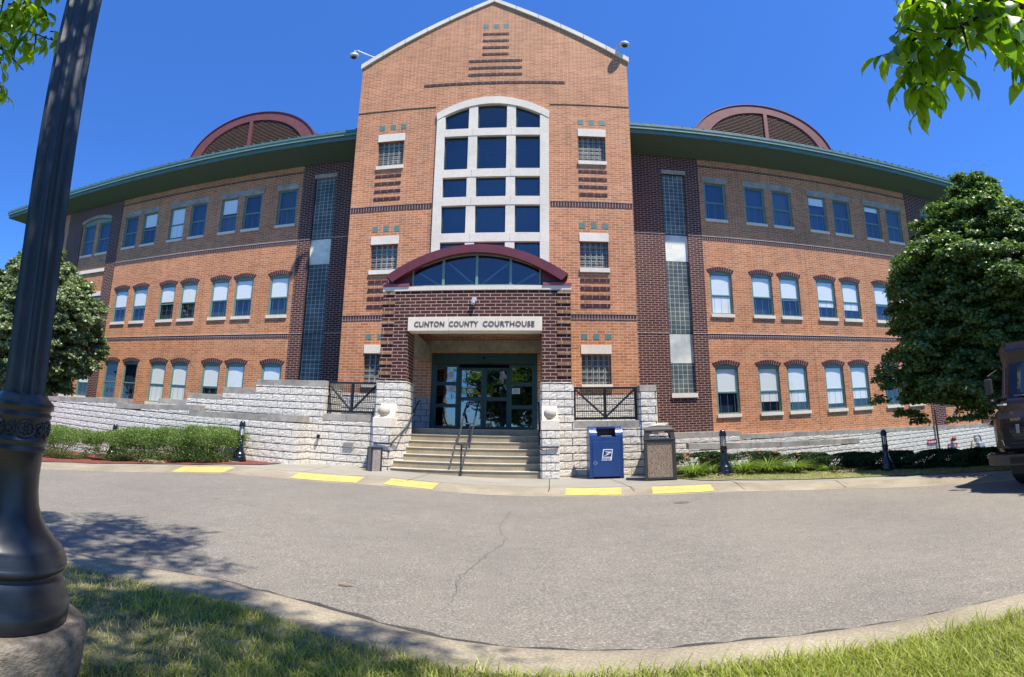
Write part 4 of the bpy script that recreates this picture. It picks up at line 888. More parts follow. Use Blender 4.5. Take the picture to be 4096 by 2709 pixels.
# wall vents, lamps
VENT = paint_mat('vent_paint', (.5,.47,.42), .6)
def vent(c, w_, h, axis, lab):
    m = MB()
    if axis == 'y':
        m.box(c[0]-w_/2, c[0]+w_/2, c[1]-.01, c[1]+.03, c[2]-h/2, c[2]+h/2)
        for i in range(6): z = c[2]-h/2+.03+i*(h-.05)/6; m.box(c[0]-w_/2+.02, c[0]+w_/2-.02, c[1]-.03, c[1]-.008, z, z+.015)
    else:
        m.box(c[0]-.01, c[0]+.03, c[1]-w_/2, c[1]+w_/2, c[2]-h/2, c[2]+h/2)
        for i in range(6): yv = c[1]-w_/2+.02+i*(w_-.03)/6; m.box(c[0]+.028, c[0]+.045, yv, yv+.012, c[2]-h/2+.02, c[2]+h/2-.02)
    tag(m.build('wall_vent', VENT, origin=c), lab, 'vent')
vent((-5.08,14.70,.83), .30, .20, 'y', 'pale slotted vent set in the stone wall left of the small ash bin')
vent((-3.67,14.9,1.33), .26, .24, 'x', 'pale slotted vent on the inner stone cheek wall beside the left handrail')
for c, lab in (((-6.0,14.69,1.08), 'small black wall lamp on the stone wall left of the steps'),):
    t = MB(); t.box(c[0]-.03, c[0]+.03, c[1]-.03, c[1]+.05, c[2]-.04, c[2]+.04); t.lathe([(.02,.05),(.05,.03),(.045,-.08),(.01,-.10)][::-1], (c[0], c[1]-.06, c[2]), 12); tag(t.build('wall_lamp', BLACKI, origin=c), lab, 'lamp')

# ================================================================ security cameras
def seccam(path, ball, lab, arm_r=.045):
    r = empty('security_camera', path[0], 0, lab, 'camera', 'dome cameras on the gable')
    MB().tube(path, arm_r, 8).build('arm', WHC, r); b = ball
    MB().lathe([(.12,-.06),(.19,-.04),(.20,.06),(.17,.18),(.10,.25),(.03,.27)], b, 18).build('housing', WHC, r, smooth=True)
    MB().sphere((b[0], b[1], b[2]-.07), .125, 16, 10).build('dome', BLACKG, r, smooth=True)
WHC = paint_mat('white_camera_paint', (.70,.71,.72), .4)
seccam([(-6.2,18.3,21.35),(-6.6,18.15,21.55),(-7.10,17.95,21.95),(-7.22,17.9,21.95),(-7.22,17.9,21.8)], (-7.22,17.9,21.45), 'white dome security camera on a long arm at the left end of the gable')
seccam([(3.15,18.3,21.3),(3.30,18.1,21.65),(3.50,17.85,21.95),(3.55,17.8,21.85)], (3.55,17.8,21.6), 'white dome security camera on a bent arm at the right end of the gable')
for c, lab in (((-5.12,18.0,5.05), 'small white camera on the tower wall between two teal tiles'), ((-1.62,14.5,5.68), 'small white box light on the maroon brick above the sign')):
    m = MB(); m.box(c[0]-.06, c[0]+.06, c[1]-.06, c[1]+.10, c[2], c[2]+.12); m.lathe([(.03,-.1),(.055,-.06),(.05,0)], (c[0]-.02, c[1]-.02, c[2]), 10); tag(m.build('wall_fixture', WHC, origin=c), lab, 'fixture')

# ================================================================ mailbox
BLUE = paint_mat('blue_mailbox_paint', (.013,.060,.225), .32, .6, var=.12, scale=6); BLUED = paint_mat('dark_blue_recess', (.004,.008,.035), .5)
MX0, MX1, MY0, MY1 = 1.44, 2.29, 13.72, 14.42; MH = 1.60
mbx = empty('mailbox', ((MX0+MX1)/2, (MY0+MY1)/2, 0), 0, 'blue rounded-top street mailbox with a white eagle emblem on its door', 'mailbox')
prof = [(MY0, .06), (MY0, 1.24)]+[((MY0+MY1)/2-(MY1-MY0)/2*math.cos(a), 1.24+.35*math.sin(a)) for a in np.linspace(.0, math.pi, 14)[1:]]+[(MY1, .06)]
def yzprism(mb, pts, x0, x1):
    n = len(pts); mb.add([(x0, y, z) for y, z in pts]+[(x1, y, z) for y, z in pts], [tuple(range(n-1, -1, -1)), tuple(range(n, 2*n))]+[(i, (i+1) % n, n+(i+1) % n, n+i) for i in range(n)]); return mb
ha = MX0+.20; hb = MX1-.18
def outer(x0, x1, inset=0):
    return yzprism(MB(), [((y-(MY0+MY1)/2)*(1-inset)+(MY0+MY1)/2, .06+(z-.06)*(1-inset*.5)) for y, z in prof], x0, x1)
m = MB()
for a, b in ((MX0+.03, ha), (hb, MX1-.03)): yzprism(m, prof, a, b)
cut = [p for p in prof if not (p[0] < MY0+.30 and p[1] > 1.26)]
cut2 = [(MY0, .06), (MY0, 1.25), (MY0+.06, 1.27), (MY0+.34, 1.30), (MY0+.34, 1.585)]+[p for p in prof if p[0] > MY0+.35]
yzprism(m, cut2, ha, hb)
m.build('body', BLUE, mbx)
yzprism(MB(), [(MY0+.335, 1.31), (MY0+.335, 1.55), (MY0+.33, 1.55), (MY0+.33, 1.31)], ha+.01, hb-.01).box(ha+.002, ha+.01, MY0+.05, MY0+.33, 1.28, 1.55).box(hb-.01, hb-.002, MY0+.05, MY0+.33, 1.28, 1.55).build('slot_recess', BLUED, mbx)
MB().box(ha+.01, hb-.01, MY0+.13, MY0+.33, 1.53, 1.565).build('slot_hood', BLUE, mbx)
MB().box(ha+.09, hb-.10, MY0+.03, MY0+.20, 1.292, 1.30).build('slot_label', WHT, mbx)
for xa in (MX0, MX1-.03):
    fl = MB(); yzprism(fl, [((y-(MY0+MY1)/2)*1.03+(MY0+MY1)/2, z*1.008) for y, z in prof], xa, xa+.03)
    fl.build('side_flange', BLUE, mbx)
MB().box(MX0+.08, MX1-.08, MY0-.015, MY0, .08, 1.13).build('door', BLUE, mbx, bevel=.004)
for i in range(12):
    for xr in (MX0+.055, MX1-.055): MB().sphere((xr, MY0-.003, .12+i*.093), .008, 6, 4).build('rivet', BLUE, mbx)
for x in (MX0-.01, MX1-.09): MB().box(x, x+.10, MY0+.02, MY1-.02, 0, .06).build('foot', BLUE, mbx)
# emblem: slanted white plate, blue field, white eagle head
ex, ez = 1.74, .56; sh = lambda x, z: (ex+x+.13*z*.9, ez+z)
pl = [sh(*p) for p in ((0,0),(.245,0),(.245,.34),(0,.34))]
e = MB().prism(pl, MY0-.019, MY0-.016).build('emblem_plate', WHL, mbx)
MB().prism([sh(*p) for p in ((.02,.115),(.225,.115),(.225,.315),(.02,.315))], MY0-.0215, MY0-.0195).build('emblem_field', M('navy_print', .4, .5, col=(.01,.03,.14))[0], mbx)
MB().prism([sh(*p) for p in ((.03,.275),(.205,.26),(.216,.24),(.205,.225),(.14,.232),(.085,.255))], MY0-.024, MY0-.022).prism([sh(*p) for p in ((.018,.125),(.135,.172),(.20,.215),(.12,.205),(.08,.215),(.11,.185))], MY0-.0245, MY0-.0222).build('eagle_mark', WHL, mbx)
text_wall('emblem_text', 'UNITED STATES', ex+.018, ez+.062, .20, .030, MY0-.0225, INK, mbx, .02, .002); text_wall('emblem_text', 'POSTAL SERVICE', ex+.014, ez+.022, .205, .030, MY0-.0225, INK, mbx, .02, .002)
for i in range(6): a = i*math.pi/3+.5; MB().sphere((MX0+.14+.042*math.cos(a), MY0-.017, .49+.048*math.sin(a)), .008, 6, 4).build('door_stud', WHL, mbx)

# ================================================================ bins
def bin_big():
    c = (3.07, 13.05, 0); r = empty('litter_bin', c, R(-11), 'tall bronze litter bin with brown pebbled panels and hooded top, right of the mailbox', 'litter bin')
    h = .375; t = .075
    f = MB()
    for sx in (-1, 1):
        for sy in (-1, 1): f.box(sx*h, sx*(h-t), sy*h, sy*(h-t), 0, 1.17)
    for s in (-1, 1):
        for z0, z1 in ((.03,.10),(1.08,1.16)):
            f.box(-h+t, h-t, s*(h-.004), s*(h-t), z0, z1); f.box(s*(h-.004), s*(h-t), -h+t, h-t, z0, z1)
    f.build('frame', BROWNP, r, local=True, bevel=.006)
    for k in range(4):
        p = MB().box(-h+t, h-t, -h+.02, -h+.035, .10, 1.08).build('pebble_panel', PEBB, r, local=True); p.rotation_euler = (0, 0, k*math.pi/2)
    b = MB(); b.box(-h-.01, h+.01, -h-.01, h+.01, 1.163, 1.20); b.build('lid_rim', BROWNP, r, local=True, bevel=.01)
    hd = MB()
    for sx in (-1, 1):
        for sy in (-1, 1): hd.add([(sx*(h+.0), sy*h, 1.2), (sx*(h-.11), sy*h, 1.2), (sx*(h-.11), sy*(h-.11), 1.2), (sx*h, sy*(h-.11), 1.2), (sx*(h-.03), sy*(h-.03), 1.43), (sx*(h-.15), sy*(h-.03), 1.43), (sx*(h-.15), sy*(h-.15), 1.43), (sx*(h-.03), sy*(h-.15), 1.43)], [(0,1,5,4),(1,2,6,5),(2,3,7,6),(3,0,4,7)])
    n = 8; prev = None
    ringp = [(h-.01, 1.42), (h-.02, 1.47), (h-.09, 1.53), (h-.18, 1.565), (.001, 1.585)]
    vs = []; 
    for rr, z in ringp: vs += [(-rr, -rr, z), (rr, -rr, z), (rr, rr, z), (-rr, rr, z)]
    fs = [(4*i+k, 4*i+(k+1) % 4, 4*i+4+(k+1) % 4, 4*i+4+k) for i in range(len(ringp)-1) for k in range(4)]+[(3,2,1,0)]
    hd.add(vs, fs)
    for s in (-1, 1):     # arched heads of the openings
        hd.box(-h+.14, h-.14, s*(h-.02), s*(h-.05), 1.40, 1.43); hd.box(s*(h-.02), s*(h-.05), -h+.14, h-.14, 1.40, 1.43)
        for q in (-1, 1): hd.prism([(q*(h-.14), 1.41), (q*(h-.22), 1.41), (q*(h-.13), 1.33)], s*(h-.03)-.01, s*(h-.03)+.01)
    hd.build('hood', BROWNP, r, local=True, bevel=.008)
    MB().box(-h+.12, h-.12, -h+.12, h-.12, 1.2, 1.215).build('liner', WHT, r, local=True)
bin_big()
def bin_small():
    r = empty('ash_bin', (-3.98, 13.62, 0), R(38), 'small grey-posted ash bin with pale pebbled sides at the left foot of the steps', 'ash bin'); h = .155
    f = MB()
    for sx in (-1, 1):
        for sy in (-1, 1): f.box(sx*h, sx*(h-.045), sy*h, sy*(h-.045), 0, .86)
    f.box(-h, h, -h, h, .80, .87); f.box(-h+.01, h-.01, -h+.01, h-.01, 0, .03); f.build('frame', GREYI, r, local=True, bevel=.006)
    for k in range(4):
        p = MB().box(-h+.045, h-.045, -h+.012, -h+.03, .03, .80).build('pebble_panel', PEBG, r, local=True); p.rotation_euler = (0, 0, k*math.pi/2)
bin_small()

# ================================================================ bollard lights
def bollard():
    r = empty('bollard_light', (0, 0, 0), 0, 'x', 'bollard light', 'short black bollard lights along the drive')
    MB().lathe([(.30,-.14),(.31,-.10),(.31,-.02),(.30,.0)], (0,0,0), 26).build('concrete_footing', CONC, r, local=True)
    MB().lathe([(.20,0),(.205,.09),(.19,.12),(.195,.155),(.185,.17),(.165,.2),(.18,.24),(.175,.265),(.15,.29),(.12,.35),(.098,.43),(.083,.52),(.076,.62),(.074,.72)], (0,0,0), 28).build('base', BLACKG, r, local=True, smooth=True)
    b = MB().lathe([(.074,.72),(.09,.735),(.09,.75),(.08,.76),(.08,.85),(.09,.86),(.09,.875),(.075,.885)], (0,0,0), 24)
    for i in range(8): a = i*math.pi/4; b.sphere((.082*math.cos(a), .082*math.sin(a), .805), .022, 8, 6)
    b.build('ornament_band', BLACKG, r, local=True)
    g = MB().lathe([(.052,.885),(.052,1.19)], (0,0,0), 16).build('lens', M('frosted_lens', .4, .4, col=(.80,.80,.78))[0], r, local=True)
    c = MB()
    for i in range(8): a = i*math.pi/4+.2; x, y = .068*math.cos(a), .068*math.sin(a); c.tube([(x, y, .88), (x, y, 1.2)], .009, 5)
    c.build('cage_bar', BLACKG, r, local=True)
    MB().lathe([(.078,1.17),(.092,1.19),(.094,1.22),(.085,1.25),(.075,1.30),(.055,1.345),(.02,1.365),(.001,1.37)], (0,0,0), 24).build('cap', BLACKG, r, local=True, smooth=True)
    return r
B0 = bollard()
for i, (x, y, lab) in enumerate([(4.62,12.76,'black bollard light among the daylilies, just right of the litter bin'),(9.09,12.21,'black bollard light in front of the shaded hedge near the brown van'),
        (-7.71,13.2,'black bollard light at the right end of the round shrubs'),(-12.34,13.0,'black bollard light half hidden between the round shrubs at the left')]):
    b = B0 if i == 0 else copy_tree(B0); b.location = (x, y, gz(x, y)+.02); b['label'] = lab

# ================================================================ street lamp close to the camera
LX, LY = -1.852, 1.368; gl_ = gz(LX, LY)
LP = empty('street_lamp', (LX, LY, gl_), 0, 'tall fluted dark grey street lamp post with a floral collar on a round concrete footing', 'street lamp')
CF = speck_mat('stained_footing_concrete', (.16,.13,.10), (.36,.31,.25), 16, big=3, bigvar=.45, bstr=1, bdist=.03)
z_ = lambda z: z-gl_
zb_m = lambda r, z: (r*float(np.interp(z, [.2, .6, .9, 1.1], [1.10, 1.08, 1.02, 1.0])), z_(float(np.interp(z, [.0, .205, .49, .56, .64, .75, .9, 1.12, 9], [.0, .355, .62, .69, .775, .86, .97, 1.12, 9]))))
MB().lathe([(.42,-.3-gl_),(.425,z_(.0)),(.42,z_(.27)),(.41,z_(.33)),(.39,z_(.352))], (LX, LY, gl_), 40).build('concrete_footing', CF, LP, smooth=True)
MB().lathe([zb_m(.295,.205),zb_m(.302,.22),zb_m(.302,.32),zb_m(.29,.335),zb_m(.283,.36),zb_m(.275,.42),zb_m(.262,.47),zb_m(.245,.49),zb_m(.24,.505),zb_m(.262,.52),zb_m(.27,.54),zb_m(.268,.56),zb_m(.258,.565),zb_m(.262,.58),zb_m(.25,.588),zb_m(.253,.602),zb_m(.24,.61),zb_m(.242,.625),zb_m(.225,.64),
    zb_m(.20,.69),zb_m(.172,.75),zb_m(.15,.82),zb_m(.134,.90),zb_m(.124,1.0),zb_m(.119,1.12),zb_m(.118,1.235),zb_m(.128,1.242),zb_m(.130,1.255),zb_m(.122,1.262),zb_m(.122,1.28),zb_m(.130,1.288),zb_m(.128,1.302),zb_m(.122,1.306),zb_m(.124,1.40),zb_m(.130,1.408),zb_m(.132,1.422),zb_m(.124,1.43),zb_m(.124,1.442),zb_m(.136,1.45),zb_m(.136,1.475),zb_m(.128,1.485),zb_m(.108,1.505),zb_m(.098,1.525)], (LX, LY, gl_), 64).build('base', GREYB, LP, smooth=True)
fl = MB(); nfl = 12
prof = []
for k in range(nfl*6):
    a = 2*math.pi*k/(nfl*6); u = (k % 6)/6; prof.append((a, 1.0-(.17*math.sin(math.pi*u) if u else 0)+(.02 if k % 6 == 0 else 0)))
vs = []; zs_ = [z_(1.52), z_(3.0), z_(5.0)]
for z, rr in zip(zs_, (.087, .086, .080)):
    ln = (z-zs_[0])*.030                              # the old post leans a little
    for a, s in prof: vs.append((LX-.594*ln+rr*s*math.cos(a), LY-.806*ln+rr*s*math.sin(a), gl_+z))
n = len(prof); fs = [(i*n+k, i*n+(k+1) % n, (i+1)*n+(k+1) % n, (i+1)*n+k) for i in range(2) for k in range(n)]
MB().add(vs, fs).build('fluted_shaft', GREYI, LP)
MB().lathe([(.07,z_(5.0)),(.11,z_(5.02)),(.12,z_(5.08)),(.08,z_(5.12)),(.20,z_(5.2)),(.23,z_(5.45)),(.20,z_(5.7)),(.12,z_(5.85)),(.02,z_(5.95))], (LX-.594*.104, LY-.806*.104, gl_), 24).build('lamp_globe', M('globe', .3, .5, col=(.7,.7,.68))[0], LP, smooth=True)
fd = MB()                                                    # floral rosettes and scrolls around the collar
for q in range(6):
    a0 = math.atan2(-LY, -LX)+.22+q*math.pi/3; cz = 1.355; rr = .124
    P3 = lambda u, v, o=0: (LX+(rr+o)*math.cos(a0+u/rr), LY+(rr+o)*math.sin(a0+u/rr), cz+v)
    fd.tube([P3(.036*math.cos(t), .036*math.sin(t), .004) for t in np.linspace(0, 2*math.pi, 21)], .0045, 6)
    fd.tube([P3(.044*math.cos(t), .042*math.sin(t), .001) for t in np.linspace(0, 2*math.pi, 21)], .003, 6)
    for k in range(8):
        t = k*math.pi/4; fd.tube([P3(.008*math.cos(t), .008*math.sin(t), .004), P3(.019*math.cos(t), .019*math.sin(t), .006), P3(.030*math.cos(t), .030*math.sin(t), .003)], [.002, .0065, .002], 6)
    fd.sphere(P3(0, 0, .005), .006, 8, 6)
    fd.tube([P3(.064+.020*math.cos(t), -.003+.026*math.sin(t), .003) for t in np.linspace(-2.2, 2.6, 14)], .0045, 6); fd.sphere(P3(.064, -.004, .004), .010, 8, 6)
    fd.tube([P3(-.046, .034, .002), P3(-.056, .02, .003), P3(-.060, .0, .003), P3(-.056, -.02, .003), P3(-.046, -.034, .002)], .004, 6)
fd.build('floral_collar', GREYB, LP, smooth=True)

# ================================================================ fire signs, bell, gas meter, downpipe on the right base wall
REDS = paint_mat('red_sign_enamel', (.42,.012,.03), .4)
def redsign(x0, x1, z0, z1, lines, lab):
    r = empty('warning_sign', ((x0+x1)/2, 21.08, z0), 0, lab, 'sign', 'small red signs on the stone base')
    MB().box(x0, x1, 21.08, 21.09, z0, z1).build('plate', REDS, r); h = (z1-z0)/(len(lines)+.6)
    for i, t in enumerate(lines):
        wd = (x1-x0)*.88*min(1, len(t)/14+.05); text_wall('lettering', t, (x0+x1)/2-wd/2, z1-h*(i+1.15), wd, h*.72, 21.077, WHL, r, .03, .003)
redsign(18.42, 19.08, -.52, -.26, ['TEST HEADER ONLY'], 'red sign reading TEST HEADER ONLY left of the downpipe')
redsign(19.82, 20.50, -.93, -.66, ['SPRINKLER', 'FIRE ALARM BELL'], 'red fire alarm bell sign below the round rusty bell')
r = empty('fire_bell', (20.22, 20.95, -.4), 0, 'round rusty red alarm bell on the white stone base', 'alarm bell')
bm = MB().lathe([(.16,0),(.155,.03),(.13,.07),(.08,.10),(.02,.115)], (0,0,0), 22).mesh('gong'); bm.transform(Matrix.Translation((20.22, 21.0, -.38)) @ Matrix.Rotation(math.pi/2, 4, 'X'))
link_mesh('gong', bm, paint_mat('rusty_red', (.30,.06,.035), .5), r); MB().box(20.15, 20.29, 21.0, 21.1, -.45, -.3).build('mount', REDS, r)
GREYM = paint_mat('pale_grey_meter', (.38,.43,.46), .45)
r = empty('gas_meter', (22.1, 20.8, -1.9), 0, 'pale grey gas meter with bent pipes by the stone base', 'gas meter')
MB().tube([(21.75,21.0,-.5),(21.75,20.85,-.35),(21.9,20.8,-.32),(22.05,20.8,-.45),(22.1,20.8,-.8)], .06, 8).tube([(22.1,20.8,-1.2),(22.1,20.8,-2.1)], .05, 8).tube([(21.4,20.8,-1.02),(22.2,20.8,-1.0)], .05, 8).tube([(22.2,20.8,-1.1),(22.6,20.8,-1.5),(22.9,20.8,-1.6)], .07, 8).build('pipe', GREYM, r)
MB().box(21.75, 22.2, 20.65, 20.95, -1.15, -.85).build('meter_body', GREYM, r, bevel=.03); MB().box(21.62, 21.86, 20.7, 20.9, -.8, -.5).build('regulator', GREYM, r, bevel=.03)
RUST = paint_mat('dark_brown_pipe', (.05,.025,.022), .5)
tag(MB().tube([(19.13,21.02,-2.0),(19.13,21.02,1.6)], .05, 8).build('downpipe', RUST, origin=(19.13,21.02,-2)), 'thin dark brown pipe running down the base wall between the tan and maroon brick', 'pipe')

# ================================================================ delivery van
vx, vy = 8.05, 6.06; VH = math.atan2(-.255, -.968)
V = empty('delivery_van', (vx, vy, gz(9.2, 7.6)-.12), VH, 'dark brown step van with large black grille parked on the drive at the right edge', 'delivery van')
VB = paint_mat('dark_brown_van_paint', (.018,.0125,.0105), .25, .6, var=.25, scale=5); VBB = paint_mat('van_bumper', (.05,.043,.037), .45); BLK = M('black_plastic', .5, .3, col=(.006,.006,.007))[0]
def sect(prof, ys, rnd, name, mat, capx=None):
    vs = []; n = len(prof)
    for y in ys:
        for x, z in prof: vs.append((x-rnd(y)*(1 if x > -1.2 else 0), y, z))
    fs = [(j*n+i, j*n+(i+1) % n, (j+1)*n+(i+1) % n, (j+1)*n+i) for j in range(len(ys)-1) for i in range(n)]+[tuple(range(n-1, -1, -1)), tuple((len(ys)-1)*n+i for i in range(n))]
    return MB().add(vs, fs).build(name, mat, V, local=True, bevel=.03)
ys = [-1.13,-1.11,-1.05,-.95,-.8,-.5,0,.5,.8,.95,1.05,1.11,1.13]; rn = lambda y: .42*max(0, (abs(y)-.6)/.53)**2.2
sect([(-.95,.95),(.0,.95),(.06,1.05),(.07,1.45),(.02,1.72),(-.12,1.86),(-.5,2.02),(-.95,2.10)], ys, rn, 'hood', VB)
sect([(-.95,.55),(-.55,.95),(-.55,2.0),(-.62,2.12),(-.72,2.2),(-.98,3.02),(-.9,3.35),(-1.02,3.52),(-1.3,3.6),(-6.4,3.6),(-6.5,3.4),(-6.5,.55)], [-1.14,-1.1,-.9,0,.9,1.1,1.14], lambda y: .2*max(0, (abs(y)-.85)/.29)**2, 'cargo_body', VB)
ws = MB(); yy = [-1.02,-.6,0,.6,1.02]; X = lambda y, z: -.72-(z-2.2)*.317+.012-(.13*(abs(y)/1.02)**3)
for a, b in zip(yy, yy[1:]): ws.quad((X(a, 2.27)+.03, a, 2.27), (X(b, 2.27)+.03, b, 2.27), (X(b, 2.95)+.03, b, 2.95), (X(a, 2.95)+.03, a, 2.95))
ws.build('windscreen', M('dark_windscreen', .04, 1.0, col=(.035,.055,.05))[0], V, local=True)
tr = MB(); pth = [(X(y, z)+.04, y, z) for y, z in ((-1.0,2.24),(-.5,2.22),(0,2.22),(.5,2.22),(1.0,2.24),(1.0,2.97),(0,2.98),(-1.0,2.97),(-1.0,2.24))]; tr.tube(pth, .018, 6).build('windscreen_trim', paint_mat('grey_rubber', (.25,.25,.24), .5), V, local=True)
MB().prism([(-.80,1.06),(.80,1.06),(.80,1.55),(.70,1.68),(-.70,1.68),(-.80,1.55)], 0, .04).mesh
g = MB(); g.add([(.078-rn(y)*.9, y, z) for y, z in ((-.72,1.12),(-.60,1.04),(.60,1.04),(.72,1.12),(.76,1.50),(.66,1.63),(-.66,1.63),(-.76,1.50))], [tuple(range(8))]); g.build('grille', BLK, V, local=True)
gb = MB()
for z in (1.15,1.26,1.37,1.48): gb.box(.06, .095, -.58, .58, z, z+.03)
gb.build('grille_bars', paint_mat('grille_bar', (.014,.013,.013), .4), V, local=True)
MB().box(.09, .10, -.44, -.37, 1.38, 1.58).build('sticker', paint_mat('pale_sticker', (.3,.32,.3), .6), V, local=True)
me = text_mesh('157671', .20, .062, .02, .003); me.transform(Matrix(((0,0,1,.058),(1,0,0,-.55),(0,1,0,1.655),(0,0,0,1)))); link_mesh('fleet_number', me, paint_mat('gold_number', (.55,.36,.12), .5), V, local=True)
for s in (-1, 1):
    h = MB(); h.add([(.075-rn(.78)+.015, s*.74, 1.12), (.0-rn(1.0)+.05, s*1.0, 1.13), (.0-rn(1.04)+.04, s*1.05, 1.25), (.0-rn(.98)+.08, s*.97, 1.27), (.09-rn(.78), s*.76, 1.23)], [(0,1,2,3,4) if s > 0 else (4,3,2,1,0)])
    h.build('headlight', M('headlight_lens', .08, .9, col=(.55,.55,.52))[0], V, local=True)
    mo = MB(); mo.tube([(-.7,s*1.08,2.05),(-.45,s*1.14,2.07),(-.45,s*1.15,2.75),(-.8,s*1.10,2.9)], .012, 6).build('mirror_bracket', BLK, V, local=True)
    MB().box(-.50, -.40, s*1.08, s*1.24, 2.30, 2.68).build('mirror', VBB, V, local=True, bevel=.03); MB().sphere((-.45, s*1.14, 2.12), .075, 12, 8).build('round_mirror', BLK, V, local=True)
    MB().box(-.25, -.1, s*.72, s*.86, 2.0+.02, 2.06).build('marker_light', WHC, V, local=True)
    for xw in (-1.15, -4.9):
        wh = MB().lathe([(.30,-.15),(.46,-.15),(.49,-.11),(.49,.11),(.46,.15),(.30,.15)], (0,0,0), 32).mesh('tyre'); wh.transform(Matrix.Translation((xw, s*.9, .49)) @ Matrix.Rotation(math.pi/2, 4, 'X')); wo = link_mesh('wheel', wh, paint_mat('tyre_rubber', (.012,.012,.012), .8), V, local=True, smooth=False)
        rm_ = MB().lathe([(.29,-.10),(.30,.10),(.1,.16),(.02,.17)], (0,0,0), 20).mesh('rim'); rm_.transform(Matrix.Translation((xw, s*.9, .49)) @ Matrix.Rotation(-s*math.pi/2, 4, 'X')); ro = link_mesh('rim', rm_, VBB, wo, local=True)
bp = MB()
for a, b in zip(ys[:-1], ys[1:]):
    a2, b2 = a*1.03, b*1.03; bp.add([(.20-rn(a)*.5, a2, .68), (.20-rn(b)*.5, b2, .68), (.20-rn(b)*.5, b2, .92), (.20-rn(a)*.5, a2, .92), (.02-rn(a)*.5, a2, .68), (.02-rn(b)*.5, b2, .68), (.02-rn(b)*.5, b2, .92), (.02-rn(a)*.5, a2, .92)], [(0,1,2,3),(7,6,5,4),(3,2,6,7),(0,4,5,1)])
bp.build('bumper', VBB, V, local=True); MB().box(.201, .215, -.6, .6, .72, .86).build('bumper_step', BLK, V, local=True)
MB().box(-.6, .02, -.7, .7, .45, .66).box(-6.3, -.6, -.45, .45, .5, .8).build('underbody', BLK, V, local=True)
for s in (-1, 1): MB().box(-2.2, -1.3, s*1.144, s*1.15, 1.1, 3.1).build('cab_door_panel', VB, V, local=True)

# ================================================================ plants
def unit(a): return a/np.maximum(np.linalg.norm(a, axis=1, keepdims=True), 1e-9)
def leaves(name, C, ax, nr, L, W, mat, parent=None, origin=None, form='quad', droop=.25):
    C = np.asarray(C, float); N = len(C); ax = unit(np.asarray(ax, float)); nr = np.asarray(nr, float); nr = unit(nr-ax*np.sum(nr*ax, 1, keepdims=True)); sd = np.cross(ax, nr)
    L = np.broadcast_to(np.asarray(L, float), (N,))[:, None]; W = np.broadcast_to(np.asarray(W, float), (N,))[:, None]
    if form == 'quad':
        V = np.stack([C, C+ax*L*.5+sd*W*.5+nr*W*.18, C+ax*L-nr*L*droop*.5, C+ax*L*.5-sd*W*.5+nr*W*.18], 1); F = np.array([[0,1,2,3]])
    elif form == 'blade':
        V = np.stack([C-sd*W*.5, C+sd*W*.5, C+ax*L*.55+sd*W*.4-nr*L*droop*.12, C+ax*L*.55-sd*W*.4-nr*L*droop*.12, C+ax*L-nr*L*droop*.5], 1); F = None
    else:
        st_ = [(.0,.04,0),(.22,.75,.02),(.5,1.0,.0),(.78,.62,-.10),(1.0,.03,-.26)]; rows = []
        for t, w_, d in st_:
            m = C+ax*L*t+nr*L*d*droop*3; rows += [m+sd*W*.5*w_+nr*W*.14*w_, m-nr*0, m-sd*W*.5*w_+nr*W*.14*w_]
        V = np.stack(rows, 1); F = np.array([[3*i+j, 3*i+j+1, 3*i+j+4, 3*i+j+3] for i in range(4) for j in range(2)])
    k = V.shape[1]; me = bpy.data.meshes.new(name)
    org = np.array(root_loc(parent) if parent else (origin or (0, 0, 0)), float); V = V.reshape(-1, 3)-org
    if form == 'blade':
        idx = (np.arange(N)[:, None]*5+np.array([0,1,2,3,3,2,4])).ravel(); tot = np.tile([4, 3], N); start = np.concatenate([[0], np.cumsum(tot)[:-1]])
    else:
        idx = (np.arange(N)[:, None, None]*k+F[None]).ravel(); tot = np.full(N*len(F), 4); start = np.arange(N*len(F))*4
    me.vertices.add(len(V)); me.vertices.foreach_set('co', V.ravel().astype(np.float32)); me.loops.add(len(idx)); me.loops.foreach_set('vertex_index', idx.astype(np.int32))
    me.polygons.add(len(tot)); me.polygons.foreach_set('loop_start', start.astype(np.int32)); me.polygons.foreach_set('loop_total', tot.astype(np.int32))
    if form != 'quad': me.polygons.foreach_set('use_smooth', np.ones(len(tot), bool))
    me.update(calc_edges=True); me.validate(); me.materials.append(mat)
    o = bpy.data.objects.new(name, me); COL.objects.link(o)
    if parent: o.parent = parent
    else: o.location = tuple(org)
    return o
def rdir(n): return unit(rng.normal(size=(n, 3)))
def crown_points(c, rad, nclump, rc, per, shell=.55, flat=1.0, bottom=-1.0, prof=None):
    """clumps through the outer part of an ellipsoid; returns leaf centres and outward normals"""
    P = []; Nn = []
    c = np.array(c); rad = np.array(rad)
    d = rdir(nclump*3); d = d[d[:, 2] > bottom][:nclump]
    r_ = shell+(1-shell)*rng.random(len(d))**.6
    lump = 1+.10*np.sin(d[:, 0]*5+1.3)*np.cos(d[:, 1]*4.1)+.08*np.sin(d[:, 2]*9+d[:, 0]*7)
    cc = d*r_[:, None]*lump[:, None]
    if prof is not None: cc[:, :2] *= prof(cc[:, 2])[:, None]
    cc = cc*rad+c
    for q, dd in zip(cc, d):
        rr = rc*(.65+.7*rng.random()); m = int(per*(.6+.8*rng.random())); u = rdir(m); u[:, 2] = np.abs(u[:, 2])*.75+u[:, 2]*.25
        P.append(q+u*rr*(.55+.45*rng.random((m, 1)))*np.array([1, 1, .95*flat])); Nn.append(unit(u*.8+dd*.6+np.array([0, 0, .45])+rng.normal(size=(m, 3))*.55))
    return np.concatenate(P), np.concatenate(Nn)
BARK = speck_mat('grey_brown_bark', (.07,.055,.045), (.17,.14,.115), 22, big=3, bstr=1, bdist=.02)
TWIG = speck_mat('dark_twig', (.035,.028,.022), (.09,.07,.055), 30)
